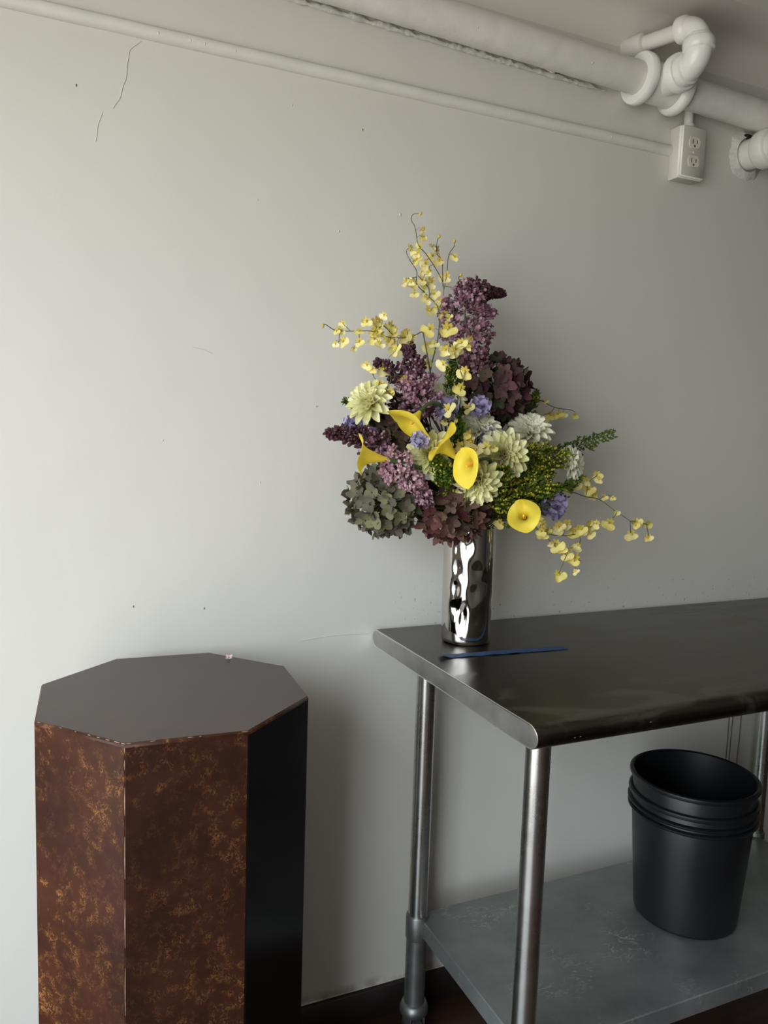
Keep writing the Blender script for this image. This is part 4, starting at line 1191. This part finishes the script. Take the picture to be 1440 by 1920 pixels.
def ruffle(L, Wd, amp, seed, cup):
    m = MB()

    def f(u, v):
        x = (u - 0.5) * 2
        w = Wd * 0.5 * sin(pi * (0.08 + 0.80 * v ** 0.8)) ** 0.7
        return (L * v, x * w, cup * L * v * v + 0.35 * w * x * x + amp * v * sin(x * 6 + seed) + amp * 0.6 * sin(u * 13 + v * 7 + seed))
    m.grid(f, 8, 6)
    return m.mesh('petal', M_PEA)


for si, (c,) in enumerate(SWEETPEA):
    C = Vector(c)
    S_ = [1.05, 1.0, 0.8, 1.3, 0.9, 0.9, 0.8][si]
    fd = (TOCAM + Vector((FR.uniform(-.3, .3), FR.uniform(-.2, .2), FR.uniform(-.1, .4)))).normalized()
    path, foot = stem_path(C)
    t = thing('sweet_pea', SLAB[si], 'flower', foot, 'sweet peas in the vase')
    MB().tube(rel(path, foot), 0.0014, 6).build('stem', M_STEM, t)
    Mf = Matrix.Translation(C - foot) @ frame(fd, (0, 0, 1)).to_3x3().to_4x4()
    for k, (a, e, L, Wd, cup) in enumerate([(0.5, 25, .026, .034, .25), (-0.6, 20, .026, .034, .3), (1.9, 15, .022, .026, .3), (-2.0, 18, .022, .026, .2), (3.1, 25, .024, .030, .3), (1.2, 60, .018, .02, .4), (-1.4, 62, .018, .02, .4)]):
        M = Mf @ Matrix.Rotation(a + FR.uniform(-.2, .2), 4, 'Z') @ Matrix.Rotation(-radians(e), 4, 'Y')
        link('petal', ruffle(L * S_, Wd * S_, 0.0062 * S_, si * 3 + k, cup), t, M)

# --- oncidium orchid sprays
OLAB = dict(top='tall yellow orchid spray rising highest above the bouquet', left='yellow orchid spray reaching out to the far left', sidesprig='short yellow orchid sprig across the mauve lilac', front='yellow orchid sprig climbing the front middle of the bouquet',
            heart='yellow orchid cluster at the centre beside the small calla lily', face='pale yellow orchid sprig in front of the tall lilac', rightup='thin wispy orchid spray on the right above the white dahlia',
            rightlong='long yellow orchid spray reaching to the far right', hanging='yellow orchid spray hanging down on the right of the vase')


def onc_floret(seed):
    r = random.Random(seed)
    m = MB()
    # two-lobed lip, hanging
    def f(u, v):
        x = (u - 0.5) * 2
        lob = 0.0150 * (v ** 0.55) * (0.80 + 0.20 * min(1, abs(x) * 2.2)) * (1 if abs(x) < 0.75 else 1 - 0.9 * (abs(x) - 0.75))
        a = x * 1.45
        return (lob * sin(a), -lob * cos(a), 0.0028 * v * v * (1 + 0.8 * sin(x * 5 + seed)) - 0.001)
    m.grid(f, 10, 4, 0)
    for (a, L, w) in ((90, .0085, .0042), (40, .0075, .0042), (140, .0075, .0042), (8, .0065, .0035), (172, .0065, .0035)):
        a = radians(a + r.uniform(-10, 10))
        Mz = Matrix.Rotation(a, 4, 'Z')
        tl = r.uniform(-0.15, 0.45)

        def g(u, v):
            ww = w * 0.5 * sin(pi * (0.1 + 0.85 * v)) ** 0.7
            return (0.001 + L * v, (u - .5) * 2 * ww, tl * L * v * v)
        m.grid(g, 2, 3, 1, Mz)
    m.ball((0, -0.0006, 0.0014), 0.0022, 6, 4, 1)
    return m.mesh('floret', [M_ONC, M_ONC2])


OF = [onc_floret(s) for s in range(4)]
OBUD = MB().ball((0, 0, 0), 0.0032, 8, 6, sc=(0.8, 0.8, 1.2)).mesh('bud', [M_ONC2])
for name_, dat in ONCIDIUM.items():
    main = spline(dat['stems'][0], 6)
    path, foot = stem_path(main[0], main[1] - main[0])
    t = thing('orchid_spray', OLAB[name_], 'flower', foot, 'orchid sprays in the vase')
    full = path + main[1:]
    MB().tube(rel(full, foot), [0.0014] * len(path) + [0.0013 - 0.0007 * k / len(main) for k in range(1, len(main))], 6).build('stem', M_STEMO, t)
    allp = list(main)
    for s in dat['stems'][1:]:
        q = spline(s, 5)
        near = min(allp, key=lambda p: (p - q[0]).length)
        allp += q
        MB().tube(rel(([near] if (near - q[0]).length > 1e-4 else []) + q, foot), 0.0008, 5).build('branch', M_STEMO, t)
    ped_m = MB()
    extra = []
    for (x, y, z, s) in dat['florets']:
        if s >= 0.9 and FR.random() < (0.75 if name_ in ('top', 'left', 'hanging') else 0.4):
            extra.append((x + FR.uniform(-.014, .014), y + FR.uniform(-.012, .012), z + FR.uniform(-.013, .013), s * FR.uniform(0.55, 0.85)))
    for k, (x, y, z, s) in enumerate(list(dat['florets']) + extra):
        p = Vector((x, y, z))
        near = min(allp, key=lambda q: (q - p).length)
        pd = p + Vector((0, 0.004, 0.006))
        if (near - p).length > 0.003:
            ped_m.tube(rel([near, near.lerp(pd, 0.5) + Vector((0, 0, 0.003)), p], foot), 0.0005, 4, cap=False)
        if s == 0:
            link('bud', OBUD, t, frame((FR.uniform(-.5, .5), -.3, .8), None, p - foot, 1.1))
            continue
        fd = (TOCAM + Vector((FR.uniform(-.75, .75), FR.uniform(-.3, .5), FR.uniform(-.55, .55)))).normalized()
        M = frame(fd, (1 + FR.uniform(-.3, .3), 0, FR.uniform(-.7, .7)), p - foot + Vector((0, 0, 0.003)), s * 0.90)
        link('floret', OF[k % 4], t, M)
    if ped_m.v: tag(ped_m.build('pedicels', M_STEMO, t), kind='stuff')

# --- goldenrod
GLAB = ['goldenrod plume with yellow buds beside the forward facing dahlia', 'goldenrod plume ending beside the sideways white dahlia', 'goldenrod plume right of centre above the large lavender sweet pea', 'upright green goldenrod tip right of the round hydrangea',
        'green feathery goldenrod frond pointing far right', 'goldenrod sprig just below the forward facing dahlia', 'green goldenrod sprig running up the middle of the bouquet', 'green goldenrod sprig below the tall lilac', 'green goldenrod sprig under the central calla lily',
        'small goldenrod tip poking out at the upper left', 'goldenrod sprig at the lower right above the open calla lily', 'goldenrod plume rising steeply behind the white upward dahlia', 'goldenrod sprig reaching out beside the long orchid spray']
GKIND = [1, 1, 0.8, 0.25, 0.05, 0.6, 0.25, 0.25, 0.3, 0.15, 0.5, 0.7, 0.35]
for gi, (pts, R_) in enumerate(GOLDENROD):
    ax_ = spline(pts, 8)
    path, foot = stem_path(ax_[0], ax_[1] - ax_[0])
    t = thing('goldenrod', GLAB[gi], 'flower', foot, 'goldenrod in the vase')
    MB().tube(rel(path + ax_[1:], foot), [0.0016] * len(path) + [0.0015 - 0.0009 * k / len(ax_) for k in range(1, len(ax_))], 6).build('stem', M_STEM, t)
    fol, bud = MB(), MB()
    Ltot = sum((ax_[i + 1] - ax_[i]).length for i in range(len(ax_) - 1))
    nb = int(Ltot / (0.0075 if gi == 4 else 0.0034))
    for b in range(nb):
        u = 0.18 + 0.82 * (b + 0.5) / nb
        fi = u * (len(ax_) - 1)
        i = min(int(fi), len(ax_) - 2)
        p = ax_[i].lerp(ax_[i + 1], fi - i)
        tg = (ax_[i + 1] - ax_[i]).normalized()
        o1 = tg.cross(Vector((0, -1, 0.2))).normalized()
        o2 = tg.cross(o1)
        a = (0 if b % 2 else pi) + FR.uniform(-.3, .3) if gi in (4, 9) else b * 2.4 + FR.uniform(-.4, .4)
        rd = cos(a) * o1 + sin(a) * o2
        bl = R_ * (1.0 - 0.72 * max(0, u - 0.3) / 0.7) * FR.uniform(0.7, 1.15)
        steps = max(4, int(bl / 0.0026))
        bp = []
        for s in range(steps + 1):
            v = s / steps
            bp.append(p + rd * bl * v * (1 - 0.25 * v) + tg * bl * (0.55 * v + 0.25 * v * v) + Vector((0, 0, -0.12 * bl * v * v)))
        for q in bp:
            if q.y > -0.006: q.y = -0.006
        fol.tube(rel(bp, foot), 0.0005, 3, 0, False)
        for s in range(1, steps + 1):
            q = bp[s]
            for w in range(2):
                nr = (rd * FR.uniform(-.6, .6) + tg * 0.5 + Vector((FR.uniform(-1, 1), FR.uniform(-1, 1), FR.uniform(-.3, 1)))).normalized()
                M3 = frame(nr).to_3x3()
                cc = q + nr * 0.0024 - foot
                if FR.random() < GKIND[gi] * 0.42:
                    bud.ball(cc, 0.0021, 5, 3, 0, sc=(1, 1, 1.3), M=M3)
                else:
                    fol.ball(cc, 0.0042, 4, 3, 0, sc=(0.50, 0.22, 1.15), M=M3)
    for b in range(10):
        u = FR.uniform(0.0, 0.6)
        fi = u * (len(ax_) - 1)
        i = min(int(fi), len(ax_) - 2)
        p = ax_[i].lerp(ax_[i + 1], fi - i) - foot
        d = Vector((FR.uniform(-1, 1), FR.uniform(-1, .6), FR.uniform(-.2, 1))).normalized()
        L = FR.uniform(.02, .034)
        M = frame(d.orthogonal(), d, p)
        fol.grid(lambda uu, v: (L * v, (uu - .5) * 0.006 * sin(pi * (0.08 + 0.9 * v)), -0.15 * L * v * v), 2, 4, 0, M)
    tag(fol.build('foliage', [M_GOLD[0]], t), kind='stuff')
    if bud.v: tag(bud.build('buds', [M_GOLD[1]], t), kind='stuff')

# --- one fallen lilac floret on the pedestal
ff = MB()
for k in range(4):
    a = k * pi / 2 + 0.4
    Mz = Matrix.Rotation(a, 4, 'Z')
    ff.grid(lambda u, v: (0.0008 + 0.0072 * v, (u - .5) * 0.0066 * sin(pi * (0.15 + 0.8 * v)), 0.0038 + 0.0022 * v), 3, 3, 0, Mz)
ff.tube([(0, 0, 0.0042), (0.001, 0.001, 0.0022), (0.003, 0.002, 0.0006)], [0.0012, 0.0009, 0.0006], 6, 1)
fo_ = ff.build('fallen_floret', [petal('fallen_floret_pink', [(0.3, (0.66, 0.42, 0.48)), (0.7, (0.8, 0.6, 0.64))], 0.6, 0.2, 'noise'), M_LIL[2]])
fo_.location = (0.325, -0.107, PZ)
fo_.rotation_euler = (radians(18), radians(-10), 0)
tag(fo_, 'tiny pink fallen lilac floret lying on the pedestal top', 'petal')
